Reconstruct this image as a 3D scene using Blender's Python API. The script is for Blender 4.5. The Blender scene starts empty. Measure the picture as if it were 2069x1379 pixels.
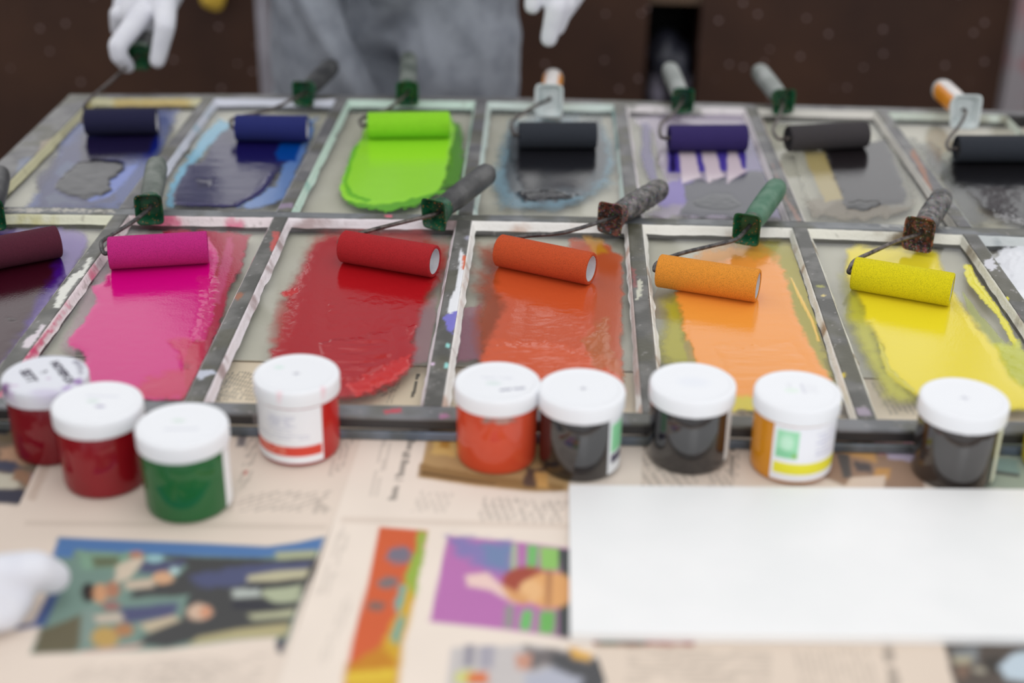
import bpy, bmesh, math, random
import numpy as np
from mathutils import Vector, Matrix
random.seed(7); np.random.seed(7)
scene = bpy.context.scene
COL = scene.collection

# ------------------------------------------------------------------ camera
W, H, F = 2069.0, 1379.0, 2873.6          # 50 mm on a 36 mm sensor
ZF = 0.80                                  # height of the glazed frame's top face
CAMH = 0.5923
PITCH, YAW, ROLL = math.radians(26.566), math.radians(1.372), math.radians(0.9346)
fw = Vector((-math.sin(YAW)*math.cos(PITCH), math.cos(YAW)*math.cos(PITCH), -math.sin(PITCH)))
r0 = Vector((math.cos(YAW), math.sin(YAW), 0)); u0 = r0.cross(fw)
RT = math.cos(ROLL)*r0 + math.sin(ROLL)*u0
UP = -math.sin(ROLL)*r0 + math.cos(ROLL)*u0
CAM = Vector((0, 0, ZF + CAMH))
cam_d = bpy.data.cameras.new('camera'); cam = bpy.data.objects.new('camera', cam_d); COL.objects.link(cam)
cam.matrix_world = Matrix(((RT.x, UP.x, -fw.x, 0), (RT.y, UP.y, -fw.y, 0), (RT.z, UP.z, -fw.z, CAM.z), (0, 0, 0, 1)))
cam_d.lens = 50; cam_d.sensor_width = 36; cam_d.clip_start = 0.05
cam_d.dof.use_dof = True; cam_d.dof.focus_distance = 1.43; cam_d.dof.aperture_fstop = 2.2
scene.camera = cam

# ------------------------------------------------------------------ world, lights, exposure
wd = bpy.data.worlds.new('world'); scene.world = wd; wd.use_nodes = True
nt = wd.node_tree; nt.nodes.clear()
wo = nt.nodes.new('ShaderNodeOutputWorld'); bg = nt.nodes.new('ShaderNodeBackground')
tc = nt.nodes.new('ShaderNodeTexCoord'); sp = nt.nodes.new('ShaderNodeSeparateXYZ')
rp = nt.nodes.new('ShaderNodeValToRGB')
nt.links.new(tc.outputs['Generated'], sp.inputs[0]); nt.links.new(sp.outputs['Z'], rp.inputs[0])
nt.links.new(rp.outputs[0], bg.inputs[0]); nt.links.new(bg.outputs[0], wo.inputs[0])
rp.color_ramp.elements[0].position = 0.0; rp.color_ramp.elements[0].color = (.60, .59, .59, 1)
rp.color_ramp.elements[1].position = 0.9; rp.color_ramp.elements[1].color = (.86, .86, .865, 1)
e = rp.color_ramp.elements.new(.18); e.color = (1.22, 1.22, 1.23, 1)
e = rp.color_ramp.elements.new(.5); e.color = (1.05, 1.05, 1.06, 1)
bg.inputs[1].default_value = 0.96

def area(name, loc, target, sx, sy, power, color=(1, 1, 1)):
    l = bpy.data.lights.new(name, 'AREA'); l.shape = 'RECTANGLE'; l.size = sx; l.size_y = sy
    l.energy = power; l.color = color
    o = bpy.data.objects.new(name, l); COL.objects.link(o); o.location = loc
    o.rotation_euler = (Vector(target)-Vector(loc)).to_track_quat('-Z', 'Y').to_euler()
    return o
area('ceiling_light', (0.15, 0.9, 3.3), (0.1, 1.15, ZF), 1.6, 1.2, 9, (1, .99, .97))
area('window_light', (0.7, -3.2, 1.9), (0.2, 1.2, 1.0), 1.4, 1.6, 26, (.97, .98, 1))
vs = scene.view_settings
vs.view_transform = 'Standard'; vs.look = 'None'; vs.exposure = 0.0; vs.gamma = 1.0; vs.use_curve_mapping = False

# ------------------------------------------------------------------ helpers
def ray(u, v):
    return RT*((u-W/2)/F) + UP*(-(v-H/2)/F) + fw
def P(u, v, z=0.0):
    """point where the line of sight through (u,v) meets the horizontal plane z above the frame top"""
    d = ray(u, v); t = (ZF+z-CAM.z)/d.z
    return CAM + d*t
def PY(u, v, y):
    d = ray(u, v); return CAM + d*(y/d.y)
_R = np.array([RT, UP, fw])
def proj(X, Y, Z):
    q = np.stack([X, Y, Z-CAM.z], -1) @ _R.T
    return W/2 + F*q[..., 0]/q[..., 2], H/2 - F*q[..., 1]/q[..., 2]
def lin(c):
    o = []
    for x in c[:3]:
        x = x/255.0; o.append(x/12.92 if x <= .04045 else ((x+.055)/1.055)**2.4)
    return tuple(o)
def hsh(ix, iy, seed):
    n = (ix.astype(np.int64)*374761393 + iy.astype(np.int64)*668265263 + seed*1442695) & 0x7fffffff
    n = ((n ^ (n >> 13))*1274126177) & 0x7fffffff
    return ((n ^ (n >> 16)) & 0xffff)/65535.0
def vnoise(x, y, seed=0):
    ix = np.floor(x); iy = np.floor(y); fx = x-ix; fy = y-iy
    fx = fx*fx*(3-2*fx); fy = fy*fy*(3-2*fy)
    a = hsh(ix, iy, seed); b = hsh(ix+1, iy, seed); c = hsh(ix, iy+1, seed); d = hsh(ix+1, iy+1, seed)
    return (a*(1-fx)+b*fx)*(1-fy) + (c*(1-fx)+d*fx)*fy
def fbm(x, y, seed=0, o=3):
    s = 0; a = .5; t = 0
    for i in range(o):
        s = s + a*vnoise(x*2**i, y*2**i, seed+i*17); t += a; a *= .5
    return s/t
def sdpoly(poly, U, V):
    p = np.array(poly, float); n = len(p)
    d = np.full(U.shape, 1e18); ins = np.zeros(U.shape, bool)
    for i in range(n):
        ax, ay = p[i]; bx, by = p[(i+1) % n]
        ex, ey = bx-ax, by-ay; L = ex*ex+ey*ey + 1e-9
        wx, wy = U-ax, V-ay
        t = np.clip((wx*ex+wy*ey)/L, 0, 1)
        d = np.minimum(d, (wx-ex*t)**2 + (wy-ey*t)**2)
        c = ((ay > V) != (by > V)) & (U < (bx-ax)*(V-ay)/((by-ay) if by != ay else 1e-9)+ax)
        ins ^= c
    d = np.sqrt(d)
    return np.where(ins, -d, d)
def nearest_on(poly, X, Y):
    p = np.array(poly, float); n = len(p); bd = np.full(X.shape, 1e18); bx = X.copy(); by = Y.copy()
    for i in range(n):
        a = p[i]; e = p[(i+1) % n]-a; t = np.clip(((X-a[0])*e[0]+(Y-a[1])*e[1])/(e@e+1e-12), 0, 1)
        qx = a[0]+e[0]*t; qy = a[1]+e[1]*t; d = (X-qx)**2+(Y-qy)**2; m = d < bd
        bd[m] = d[m]; bx[m] = qx[m]; by[m] = qy[m]
    return bx, by
def smooth(x):
    x = np.clip(x, 0, 1); return x*x*(3-2*x)
def L(p, c, s=4, n=0, f=20, a=1.0, h=0.0, hn=0.0, hf=(20, 20), streak=None):
    return dict(k='poly', p=p, c=c, s=s, n=n, f=f, a=a, h=h, hn=hn, hf=hf, streak=streak)
def E_(cx, cy, rx, ry, c, **k):
    return L([(cx+rx*math.cos(t*math.pi/8), cy+ry*math.sin(t*math.pi/8)) for t in range(16)], c, **k)
def T(p0, p1, p2, n, c=(90, 85, 80), a=.6, w=60, thr=.28, fill=.5, seed=3):
    """printed text: lines run p0->p1, stacked p0->p2"""
    return dict(k='text', p0=p0, p1=p1, p2=p2, n=n, c=c, a=a, w=w, thr=thr, fill=fill, seed=seed)
def paint(U, V, layers, base=None):
    C = np.zeros(U.shape+(4,)); Hh = np.zeros(U.shape)
    if base is not None:
        C[..., :3] = lin(base); C[..., 3] = 1
    for i, l in enumerate(layers):
        if l['k'] == 'poly':
            pts = np.array(l['p']); m = l['s']+l['n']*2+4
            box = (U > pts[:, 0].min()-m) & (U < pts[:, 0].max()+m) & (V > pts[:, 1].min()-m) & (V < pts[:, 1].max()+m)
            if not box.any(): continue
            u = U[box]; v = V[box]
            sd = sdpoly(l['p'], u, v)
            if l['n']: sd = sd + (fbm(u/l['f'], v/l['f']*1.6, 31+i, 3)-.5)*2*l['n']
            al = smooth(.5 - sd/l['s'])*l['a']
            if l['streak']:
                ax, ay, am, = l['streak']
                al = al*np.clip(1-am*(fbm(u/ax, v/ay, 5+i, 2) > .55), 0, 1)
            hgt = l['h']*smooth(-sd/ (l['s']*1.5+4)+.3)
            if l['hn']: hgt = hgt + l['hn']*(fbm(u/l['hf'][0], v/l['hf'][1], 77+i, 3)-.5)*smooth(-sd/20)
            Hh[box] = np.maximum(Hh[box]*(1-al*.5), hgt)
        else:
            e1 = np.array(l['p1'], float)-np.array(l['p0']); e2 = np.array(l['p2'], float)-np.array(l['p0'])
            det = e1[0]*e2[1]-e1[1]*e2[0]
            du = U-l['p0'][0]; dv = V-l['p0'][1]
            s = (du*e2[1]-dv*e2[0])/det; t = (dv*e1[0]-du*e1[1])/det
            box = (s > 0) & (s < 1) & (t > 0) & (t < 1)
            if not box.any(): continue
            s = s[box]; t = t[box]; ln = np.floor(t*l['n'])
            wn = vnoise(s*l['w']+hsh(ln, ln*0, 9)*97, ln*13, l['seed'])
            al = ((t*l['n']-ln) < l['fill'])*(wn > l['thr'])*l['a']
        c = np.array(lin(l['c']))
        C[box, :3] = C[box, :3]*(1-al[:, None]) + c*al[:, None] if base is not None else \
            (C[box, :3]*(C[box, 3]*(1-al))[:, None] + c*al[:, None])/np.maximum(C[box, 3]*(1-al)+al, 1e-6)[:, None]
        C[box, 3] = C[box, 3]*(1-al)+al
    return C, Hh

# materials ---------------------------------------------------------------
MATS = {}
def mat(name, c=(200, 200, 200), rough=.5, metal=0.0, var=0.0, scale=40, c2=None, bump=0.0, bscale=200, spec=.5, coat=0.0, attr=False, alpha=False, thr=(.4, .65), sss=0.0, detail=4, speck=None):
    if name in MATS: return MATS[name]
    m = bpy.data.materials.new(name); m.use_nodes = True; n = m.node_tree; b = n.nodes['Principled BSDF']
    b.inputs['Roughness'].default_value = rough; b.inputs['Metallic'].default_value = metal
    b.inputs['Specular IOR Level'].default_value = spec; b.inputs['Coat Weight'].default_value = coat
    b.inputs['Coat Roughness'].default_value = .05
    if sss:
        b.inputs['Subsurface Weight'].default_value = sss; b.inputs['Subsurface Radius'].default_value = (.004, .004, .004)
    cl = lin(c)
    src = None
    tcn = n.nodes.new('ShaderNodeTexCoord')
    if attr:
        a = n.nodes.new('ShaderNodeAttribute'); a.attribute_name = 'Col'; src = a.outputs['Color']
        if alpha:
            out = n.nodes['Material Output']; tr = n.nodes.new('ShaderNodeBsdfTransparent'); mx = n.nodes.new('ShaderNodeMixShader')
            n.links.new(a.outputs['Alpha'], mx.inputs[0]); n.links.new(tr.outputs[0], mx.inputs[1]); n.links.new(b.outputs[0], mx.inputs[2])
            n.links.new(mx.outputs[0], out.inputs[0])
    elif c2 is not None:
        no = n.nodes.new('ShaderNodeTexNoise'); no.inputs['Scale'].default_value = scale; no.inputs['Detail'].default_value = detail
        n.links.new(tcn.outputs['Object'], no.inputs['Vector'])
        cr = n.nodes.new('ShaderNodeValToRGB'); cr.color_ramp.elements[0].position = thr[0]; cr.color_ramp.elements[1].position = thr[1]
        cr.color_ramp.elements[0].color = cl+(1,); cr.color_ramp.elements[1].color = lin(c2)+(1,)
        n.links.new(no.outputs['Fac'], cr.inputs[0]); src = cr.outputs[0]
    if speck:
        # scattered paint specks: (scale, radius, colour)
        vo = n.nodes.new('ShaderNodeTexVoronoi'); vo.inputs['Scale'].default_value = speck[0]
        n.links.new(tcn.outputs['Object'], vo.inputs['Vector'])
        lt = n.nodes.new('ShaderNodeMath'); lt.operation = 'LESS_THAN'; lt.inputs[1].default_value = speck[1]
        n.links.new(vo.outputs['Distance'], lt.inputs[0])
        mm = n.nodes.new('ShaderNodeMix'); mm.data_type = 'RGBA'
        n.links.new(lt.outputs[0], mm.inputs[0])
        if src: n.links.new(src, mm.inputs[6])
        else: mm.inputs[6].default_value = cl+(1,)
        if speck[2] == 'multi':
            hs = n.nodes.new('ShaderNodeHueSaturation'); hs.inputs['Saturation'].default_value = .9; hs.inputs['Value'].default_value = .5
            n.links.new(vo.outputs['Color'], hs.inputs['Color']); n.links.new(hs.outputs[0], mm.inputs[7])
        else: mm.inputs[7].default_value = lin(speck[2])+(1,)
        src = mm.outputs[2]
    if src: n.links.new(src, b.inputs['Base Color'])
    else: b.inputs['Base Color'].default_value = cl+(1,)
    if bump:
        nb = n.nodes.new('ShaderNodeTexNoise'); nb.inputs['Scale'].default_value = bscale; nb.inputs['Detail'].default_value = 3
        n.links.new(tcn.outputs['Object'], nb.inputs['Vector'])
        bm_ = n.nodes.new('ShaderNodeBump'); bm_.inputs['Strength'].default_value = bump; bm_.inputs['Distance'].default_value = .002
        n.links.new(nb.outputs['Fac'], bm_.inputs['Height']); n.links.new(bm_.outputs[0], b.inputs['Normal'])
    MATS[name] = m; return m

def obj(name, bm, m, parent=None, smooth_=True):
    me = bpy.data.meshes.new(name)
    bmesh.ops.recalc_face_normals(bm, faces=bm.faces[:])
    bm.to_mesh(me); bm.free()
    if smooth_:
        me.polygons.foreach_set('use_smooth', [True]*len(me.polygons))
        try: me.set_sharp_from_angle(angle=math.radians(38))
        except Exception: pass
    return link(name, me, m, parent)
def link(name, me, m, parent=None):
    me.materials.clear(); me.materials.append(m)
    o = bpy.data.objects.new(name, me); COL.objects.link(o)
    if parent is not None:
        o.parent = parent; o.matrix_parent_inverse = parent_inv(parent)
    return o
def world_of(p):
    M = Matrix.LocRotScale(p.location, p.rotation_euler, p.scale)
    if p.parent is not None: M = world_of(p.parent) @ p.matrix_parent_inverse @ M
    return M
def parent_inv(p): return world_of(p).inverted()
def thing(name, label, cat, loc, group=None):
    o = bpy.data.objects.new(name, None); COL.objects.link(o); o.location = loc; o.empty_display_size = .03
    return tag(o, label, cat, group)
def tag(o, label, cat, group=None, kind=None):
    if label: o['label'] = label
    if cat: o['category'] = cat
    if group: o['group'] = group
    if kind: o['kind'] = kind
    return o
def grid_mesh(name, X, Y, Z, keep=None, C=None, uvmap=None):
    """height-field mesh from 2D arrays, faces kept where keep is true at any corner"""
    ny, nx = X.shape
    idx = np.arange(nx*ny).reshape(ny, nx)
    q = np.stack([idx[:-1, :-1], idx[:-1, 1:], idx[1:, 1:], idx[1:, :-1]], -1).reshape(-1, 4)
    if keep is not None:
        k = keep.reshape(-1); q = q[k[q].any(1)]
    used = np.unique(q); rem = -np.ones(nx*ny, int); rem[used] = np.arange(len(used)); q = rem[q]
    co = np.stack([X, Y, Z], -1).reshape(-1, 3)[used]
    me = bpy.data.meshes.new(name)
    me.vertices.add(len(co)); me.vertices.foreach_set('co', co.astype(np.float32).ravel())
    me.loops.add(q.size); me.loops.foreach_set('vertex_index', q.astype(np.int32).ravel())
    me.polygons.add(len(q)); me.polygons.foreach_set('loop_start', np.arange(0, q.size, 4, dtype=np.int32))
    me.polygons.foreach_set('use_smooth', np.ones(len(q), bool))
    me.update(calc_edges=True)
    if C is not None: set_col(me, C.reshape(-1, 4)[used])
    return me
def set_col(me, C):
    a = me.color_attributes.new('Col', 'FLOAT_COLOR', 'POINT'); a.data.foreach_set('color', C.astype(np.float32).ravel())
def vcol(me, fn):
    co = np.empty(len(me.vertices)*3, np.float32); me.vertices.foreach_get('co', co); co = co.reshape(-1, 3).astype(float)
    set_col(me, fn(co))

def box(bm, x0, x1, y0, y1, z0, z1):
    v = [bm.verts.new(p) for p in ((x0, y0, z0), (x1, y0, z0), (x1, y1, z0), (x0, y1, z0), (x0, y0, z1), (x1, y0, z1), (x1, y1, z1), (x0, y1, z1))]
    for f in ((0, 3, 2, 1), (4, 5, 6, 7), (0, 1, 5, 4), (1, 2, 6, 5), (2, 3, 7, 6), (3, 0, 4, 7)): bm.faces.new([v[i] for i in f])
    return v
def bevel(bm, w, seg=2):
    bmesh.ops.bevel(bm, geom=[e for e in bm.edges if len(e.link_faces) == 2 and e.calc_face_angle(0) > .5], offset=w, segments=seg, affect='EDGES', profile=.5)
def loft(bm, rings, cap0=True, cap1=True):
    R = [[bm.verts.new(p) for p in r] for r in rings]
    n = len(R[0])
    for a, b in zip(R, R[1:]):
        for i in range(n): bm.faces.new((a[i], a[(i+1) % n], b[(i+1) % n], b[i]))
    if cap0: bm.faces.new(R[0][::-1])
    if cap1: bm.faces.new(R[-1])
    return R
def frame_of(a, up=Vector((0, 0, 1))):
    a = a.normalized(); s = a.cross(up)
    if s.length < 1e-4: s = Vector((1, 0, 0))
    s.normalize(); return a, s, s.cross(a).normalized()
def ring(c, s, t, rx, ry, n=24, sq=2.0):
    o = []
    for i in range(n):
        a = 2*math.pi*i/n; ca, sa = math.cos(a), math.sin(a)
        o.append(c + s*(rx*math.copysign(abs(ca)**(2/sq), ca)) + t*(ry*math.copysign(abs(sa)**(2/sq), sa)))
    return o
def catmull(pts, k=6):
    o = []; n = len(pts)
    for i in range(n-1):
        p0, p1, p2, p3 = pts[max(i-1, 0)], pts[i], pts[i+1], pts[min(i+2, n-1)]
        for j in range(k):
            t = j/k
            o.append(.5*((2*p1)+(p2-p0)*t+(2*p0-5*p1+4*p2-p3)*t*t+(3*p1-p0-3*p2+p3)*t**3))
    o.append(pts[-1]); return o
def tube(bm, pts, r, n=10, k=6):
    pts = catmull(pts, k); rings = []; prev = None
    for i, p in enumerate(pts):
        d = (pts[min(i+1, len(pts)-1)]-pts[max(i-1, 0)]).normalized()
        if prev is None: a, s, t = frame_of(d)
        else:
            t = (prev - d*prev.dot(d)).normalized(); s = d.cross(t)
        prev = t
        rings.append(ring(p, s, t, r, r, n))
    loft(bm, rings)
def lathe(bm, prof, n=64, c=Vector((0, 0, 0))):
    """prof: (r,z) list, closed at r=0 ends"""
    rings = []
    for r, z in prof:
        if r < 1e-6: rings.append([bm.verts.new(c+Vector((0, 0, z)))])
        else: rings.append([bm.verts.new(c+Vector((r*math.cos(2*math.pi*i/n), r*math.sin(2*math.pi*i/n), z))) for i in range(n)])
    for a, b in zip(rings, rings[1:]):
        for i in range(n):
            j = (i+1) % n
            if len(a) == 1 and len(b) == 1: continue
            if len(a) == 1: bm.faces.new((a[0], b[i], b[j]))
            elif len(b) == 1: bm.faces.new((a[i], a[j], b[0]))
            else: bm.faces.new((a[i], a[j], b[j], b[i]))

# blobs: one continuous skin over tapered limbs ------------------------------
def capsule(bm, p0, r0_, p1, r1_, n=16):
    p0 = Vector(p0); p1 = Vector(p1); a, s, t = frame_of(p1-p0) if (p1-p0).length > 1e-5 else frame_of(Vector((0, 0, 1)))
    rings = []
    for i in range(1, 5):
        th = math.pi/2*(1-i/4); rings.append(ring(p0-a*r0_*math.sin(th), s, t, r0_*math.cos(th), r0_*math.cos(th), n))
    for i in range(0, 4):
        th = math.pi/2*i/4; rings.append(ring(p1+a*r1_*math.sin(th), s, t, r1_*math.cos(th), r1_*math.cos(th), n))
    loft(bm, rings)
def ellipsoid(bm, c, rx, ry, rz):
    r = bmesh.ops.create_uvsphere(bm, u_segments=20, v_segments=14, radius=1)
    for v in r['verts']: v.co = Vector((v.co.x*rx, v.co.y*ry, v.co.z*rz))+Vector(c)
def blob(name, prims, voxel, it, m, parent, fn=None):
    bm = bmesh.new()
    for p in prims:
        if p[0] == 'e': ellipsoid(bm, *p[1:])
        else: capsule(bm, *p)
    bmesh.ops.recalc_face_normals(bm, faces=bm.faces[:])
    me = bpy.data.meshes.new('tmp'); bm.to_mesh(me); bm.free()
    o = bpy.data.objects.new('tmp', me); COL.objects.link(o)
    md = o.modifiers.new('r', 'REMESH'); md.mode = 'VOXEL'; md.voxel_size = voxel
    ms = o.modifiers.new('s', 'SMOOTH'); ms.factor = .5; ms.iterations = it
    dg = bpy.context.evaluated_depsgraph_get(); ev = o.evaluated_get(dg)
    res = bpy.data.meshes.new_from_object(ev); res.name = name
    bpy.data.objects.remove(o); bpy.data.meshes.remove(me)
    if fn:
        co = np.empty(len(res.vertices)*3, np.float32); res.vertices.foreach_get('co', co); co = co.reshape(-1, 3).astype(float)
        no = np.empty(len(res.vertices)*3, np.float32); res.vertices.foreach_get('normal', no); no = no.reshape(-1, 3).astype(float)
        co = fn(co, no); res.vertices.foreach_set('co', co.astype(np.float32).ravel()); res.update()
    res.polygons.foreach_set('use_smooth', [True]*len(res.polygons))
    return link(name, res, m, parent)
def chain(pts, rs):
    return [(pts[i], rs[i], pts[i+1], rs[i+1]) for i in range(len(pts)-1)]

# ------------------------------------------------------------------ setting: floor
bm = bmesh.new(); box(bm, -4, 4, -4, 5, -.05, 0)
fl = obj('floor', bm, mat('concrete', (88, 84, 80), .8, c2=(120, 116, 110), scale=6, bump=.2, bscale=60)); tag(fl, 'grey concrete floor', 'floor', kind='structure')

bm = bmesh.new(); box(bm, -4, 4, 4.85, 5, 0, 1.5)
o = obj('wall_back', bm, mat('pale_plaster', (205, 203, 198), .8, c2=(190, 188, 184), scale=3)); tag(o, 'low pale plastered wall', 'wall', kind='structure')
# ------------------------------------------------------------------ the glazed steel frame
GZ = -0.009                      # glass surface
NZ = -0.0200                     # top of the newspapers
lines_far = {1: [(414, 209), (374, 261), (250, 430)], 2: [(686, 209), (609, 363), (571, 430)], 3: [(972, 209), (960, 294), (940, 430)], 4: [(1253, 219), (1267, 313), (1279, 430)], 5: [(1521, 223), (1554, 313), (1605, 430)], 6: [(1787, 230), (1868, 348), (1945, 435)]}
lines_near = {1: [(222, 463), (122, 593), (55, 691)], 2: [(556, 463), (492, 593), (433, 724)], 3: [(934, 470), (898, 694), (875, 801)], 4: [(1285, 479), (1304, 691), (1316, 820)], 5: [(1619, 470), (1678, 629), (1745, 829)], 6: [(1958, 482), (2036, 589)]}
ROW_T = [(-200, 188), (200, 190), (530, 190), (1050, 197), (1500, 209), (2069, 224), (2500, 236)]      # outer far edge
ROW_M0 = [(-400, 415), (100, 418), (420, 424), (690, 430), (1100, 435), (1400, 442), (1750, 450), (2000, 460), (2500, 474)]
ROW_M1 = [(-400, 428), (100, 431), (420, 436), (690, 440), (1100, 447), (1400, 454), (1750, 463), (2000, 475), (2500, 490)]
ROW_B0 = [(-400, 793), (50, 803), (485, 813), (830, 818), (1330, 834), (1720, 845), (2050, 850), (2600, 860)]
ROW_B1 = [(-400, 813), (50, 824), (485, 834), (830, 843), (1330, 855), (1720, 867), (2050, 873), (2600, 884)]
def rowv(row, u): return np.interp(u, [p[0] for p in row], [p[1] for p in row])
def plane_line(pts):
    g = [P(*p) for p in pts]; y = np.array([p.y for p in g]); x = np.array([p.x for p in g])
    return np.polyfit(y, x, 1)
YT_in, YT_out = P(1050, 197+9).y, P(1050, 197).y
YM = P(1000, 440).y; YB = P(1000, 824).y
s_ = .19
NODE = {}
for c in range(1, 7):
    kf = plane_line(lines_far[c]); kn = plane_line(lines_near[c])
    NODE[c] = (np.polyval(kf, YT_in), .5*(np.polyval(kf, YM)+np.polyval(kn, YM)), np.polyval(kn, YB))
xo = P(130, 199).x; xo2 = P(0, 326).x; xi = P(160, 245).x
XL0, XL1 = (xo+xo2)/2, (xo+xo2)/2+.036       # left stile outer / inner
NODE[0] = (XL1-.008,)*3; NODE[7] = tuple(2*NODE[6][i]-NODE[5][i] for i in range(3))
XR0, XR1 = max(NODE[7])-.008, max(NODE[7])+.028
BW = .0165/2
def barx(c, y):
    t, m, b = NODE[c]
    return np.interp(y, [YB, YM, YT_in], [b, m, t])
def row_y(row, x):
    """plane y of a traced row at plane x"""
    us = np.array([P(p[0], p[1]).x for p in row]); ys = np.array([P(p[0], p[1]).y for p in row])
    return np.interp(x, us, ys)

FRAME_PAINT = [
    # drips and splashes of paint on the bars
    L([(930, 500), (942, 520), (938, 560), (930, 590), (926, 625), (912, 640), (904, 628), (908, 605), (922, 580), (926, 540)], (232, 234, 238), s=3, n=2, f=9),
    L([(936, 515), (944, 518), (941, 545), (933, 545)], (215, 95, 40), s=3, n=2, f=6),
    L([(894, 640), (925, 628), (923, 650), (914, 672), (905, 668)], (120, 115, 200), s=3, n=5, f=8),
    E_(905, 698, 4, 5, (150, 215, 210), s=2, n=2, f=4), E_(902, 738, 4, 6, (150, 215, 210), s=2, n=2, f=4), E_(874, 735, 5, 3, (225, 200, 225), s=2, n=1),
    E_(944, 480, 6, 5, (150, 150, 165), s=4, n=2),
    L([(110, 620), (118, 590), (140, 560), (165, 545), (178, 520), (190, 524), (165, 560), (140, 585), (120, 622)], (222, 222, 214), s=3, n=4, f=8),
    L([(45, 700), (52, 684), (72, 672), (85, 655), (92, 656), (78, 680), (60, 702)], (215, 205, 212), s=3, n=3, f=7),
    L([(395, 752), (405, 746), (430, 748), (440, 755), (420, 758), (402, 768)], (190, 195, 210), s=3, n=3, f=6),
    L([(470, 600), (485, 590), (495, 592), (480, 606)], (170, 95, 50), s=6, n=4, f=6, a=.7),
    L([(552, 470), (566, 470), (564, 485), (550, 510), (546, 505)], (205, 80, 75), s=4, n=5, f=7, a=.8),
    L([(1290, 560), (1297, 570), (1295, 600), (1285, 605)], (225, 225, 205), s=2, n=4, f=6, a=.7),
    L([(1275, 540), (1283, 545), (1286, 580), (1280, 580)], (165, 80, 80), s=5, n=4, f=6, a=.6),
    L([(1950, 540), (1962, 545), (1990, 590), (2004, 615), (1990, 612), (1968, 580)], (222, 215, 60), s=3, n=4, f=7),
    L([(2018, 602), (2040, 600), (2036, 610), (2020, 612)], (222, 215, 60), s=2, n=3, f=6),
    L([(1985, 530), (2005, 520), (2018, 545), (1995, 545)], (222, 222, 230), s=4, n=6, f=6, a=.85),
    L([(2030, 612), (2060, 640), (2050, 650)], (150, 120, 135), s=6, n=5, f=8, a=.7),
    L([(1727, 825), (1750, 822), (1762, 838), (1735, 840)], (175, 160, 180), s=4, n=4, f=6, a=.7),
    E_(1704, 758, 5, 5, (215, 190, 40), s=3, n=3, f=5), E_(1658, 578, 8, 3, (200, 200, 90), s=3, n=3, f=4, a=.6), E_(1664, 597, 5, 3, (220, 200, 130), s=2, n=2),
    L([(775, 829), (810, 824), (812, 832), (780, 836)], (190, 70, 85), s=3, n=2, f=6),
    L([(888, 837), (905, 834), (908, 842), (890, 845)], (165, 110, 145), s=3, n=2, f=6),
    L([(778, 434), (793, 434), (793, 439), (778, 439)], (215, 110, 125), s=2, n=1),
    L([(0, 421), (230, 424), (230, 428), (0, 426)], (190, 185, 175), s=3, n=7, f=5, a=.8),
    L([(1780, 452), (1920, 458), (1920, 462), (1780, 458)], (190, 190, 185), s=3, n=6, f=6, a=.6),
    L([(85, 285), (120, 270), (128, 275), (75, 315)], (175, 160, 140), s=5, n=6, f=8, a=.7),
    L([(40, 320), (70, 315), (60, 345), (30, 370)], (130, 140, 165), s=6, n=6, f=8, a=.6),
    L([(565, 412), (590, 410), (592, 420), (563, 420)], (150, 130, 160), s=4, n=3, a=.7),
    L([(1845, 300), (1870, 345), (1885, 390), (1878, 395), (1862, 350), (1840, 312)], (160, 110, 85), s=4, n=3, f=8, a=.8),
    L([(1560, 330), (1590, 400), (1620, 445), (1612, 448), (1580, 395)], (170, 130, 115), s=4, n=3, f=8, a=.6),
]
metal = mat('painted_steel', rough=.38, attr=True, bump=.15, bscale=300, spec=.5)
def metal_cols(base=(86, 86, 84), alt=(108, 108, 110), seed=2, flange=0):
    def fn(co):
        U, V = proj(co[:, 0], co[:, 1], co[:, 2])
        b = np.array(lin(base)); a = np.array(lin(alt))
        n1 = fbm(co[:, 0]*45, co[:, 1]*45, seed, 4)[:, None]
        olive = np.array(lin((82, 80, 58)))
        n2 = smooth((fbm(co[:, 0]*22+9, co[:, 1]*22, seed+40, 3)-.52)*6)[:, None]
        C0 = b+(a-b)*smooth((n1-.35)*3); C0 = C0*(1-.55*n2)+olive*.55*n2
        Cp, _ = paint(U, V, FRAME_PAINT)
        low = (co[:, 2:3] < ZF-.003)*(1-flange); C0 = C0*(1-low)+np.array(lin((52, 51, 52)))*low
        al = Cp[:, 3:4]*(co[:, 2:3] > ZF-.004)
        sp_ = (vnoise(co[:, 0]*420, co[:, 1]*420, seed+3) > .93)[:, None]*.4
        C0 = C0*(1-sp_)+np.array(lin((185, 180, 180)))*sp_
        out = np.ones((len(co), 4)); out[:, :3] = C0*(1-al)+Cp[:, :3]*al
        return out
    return fn
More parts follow.
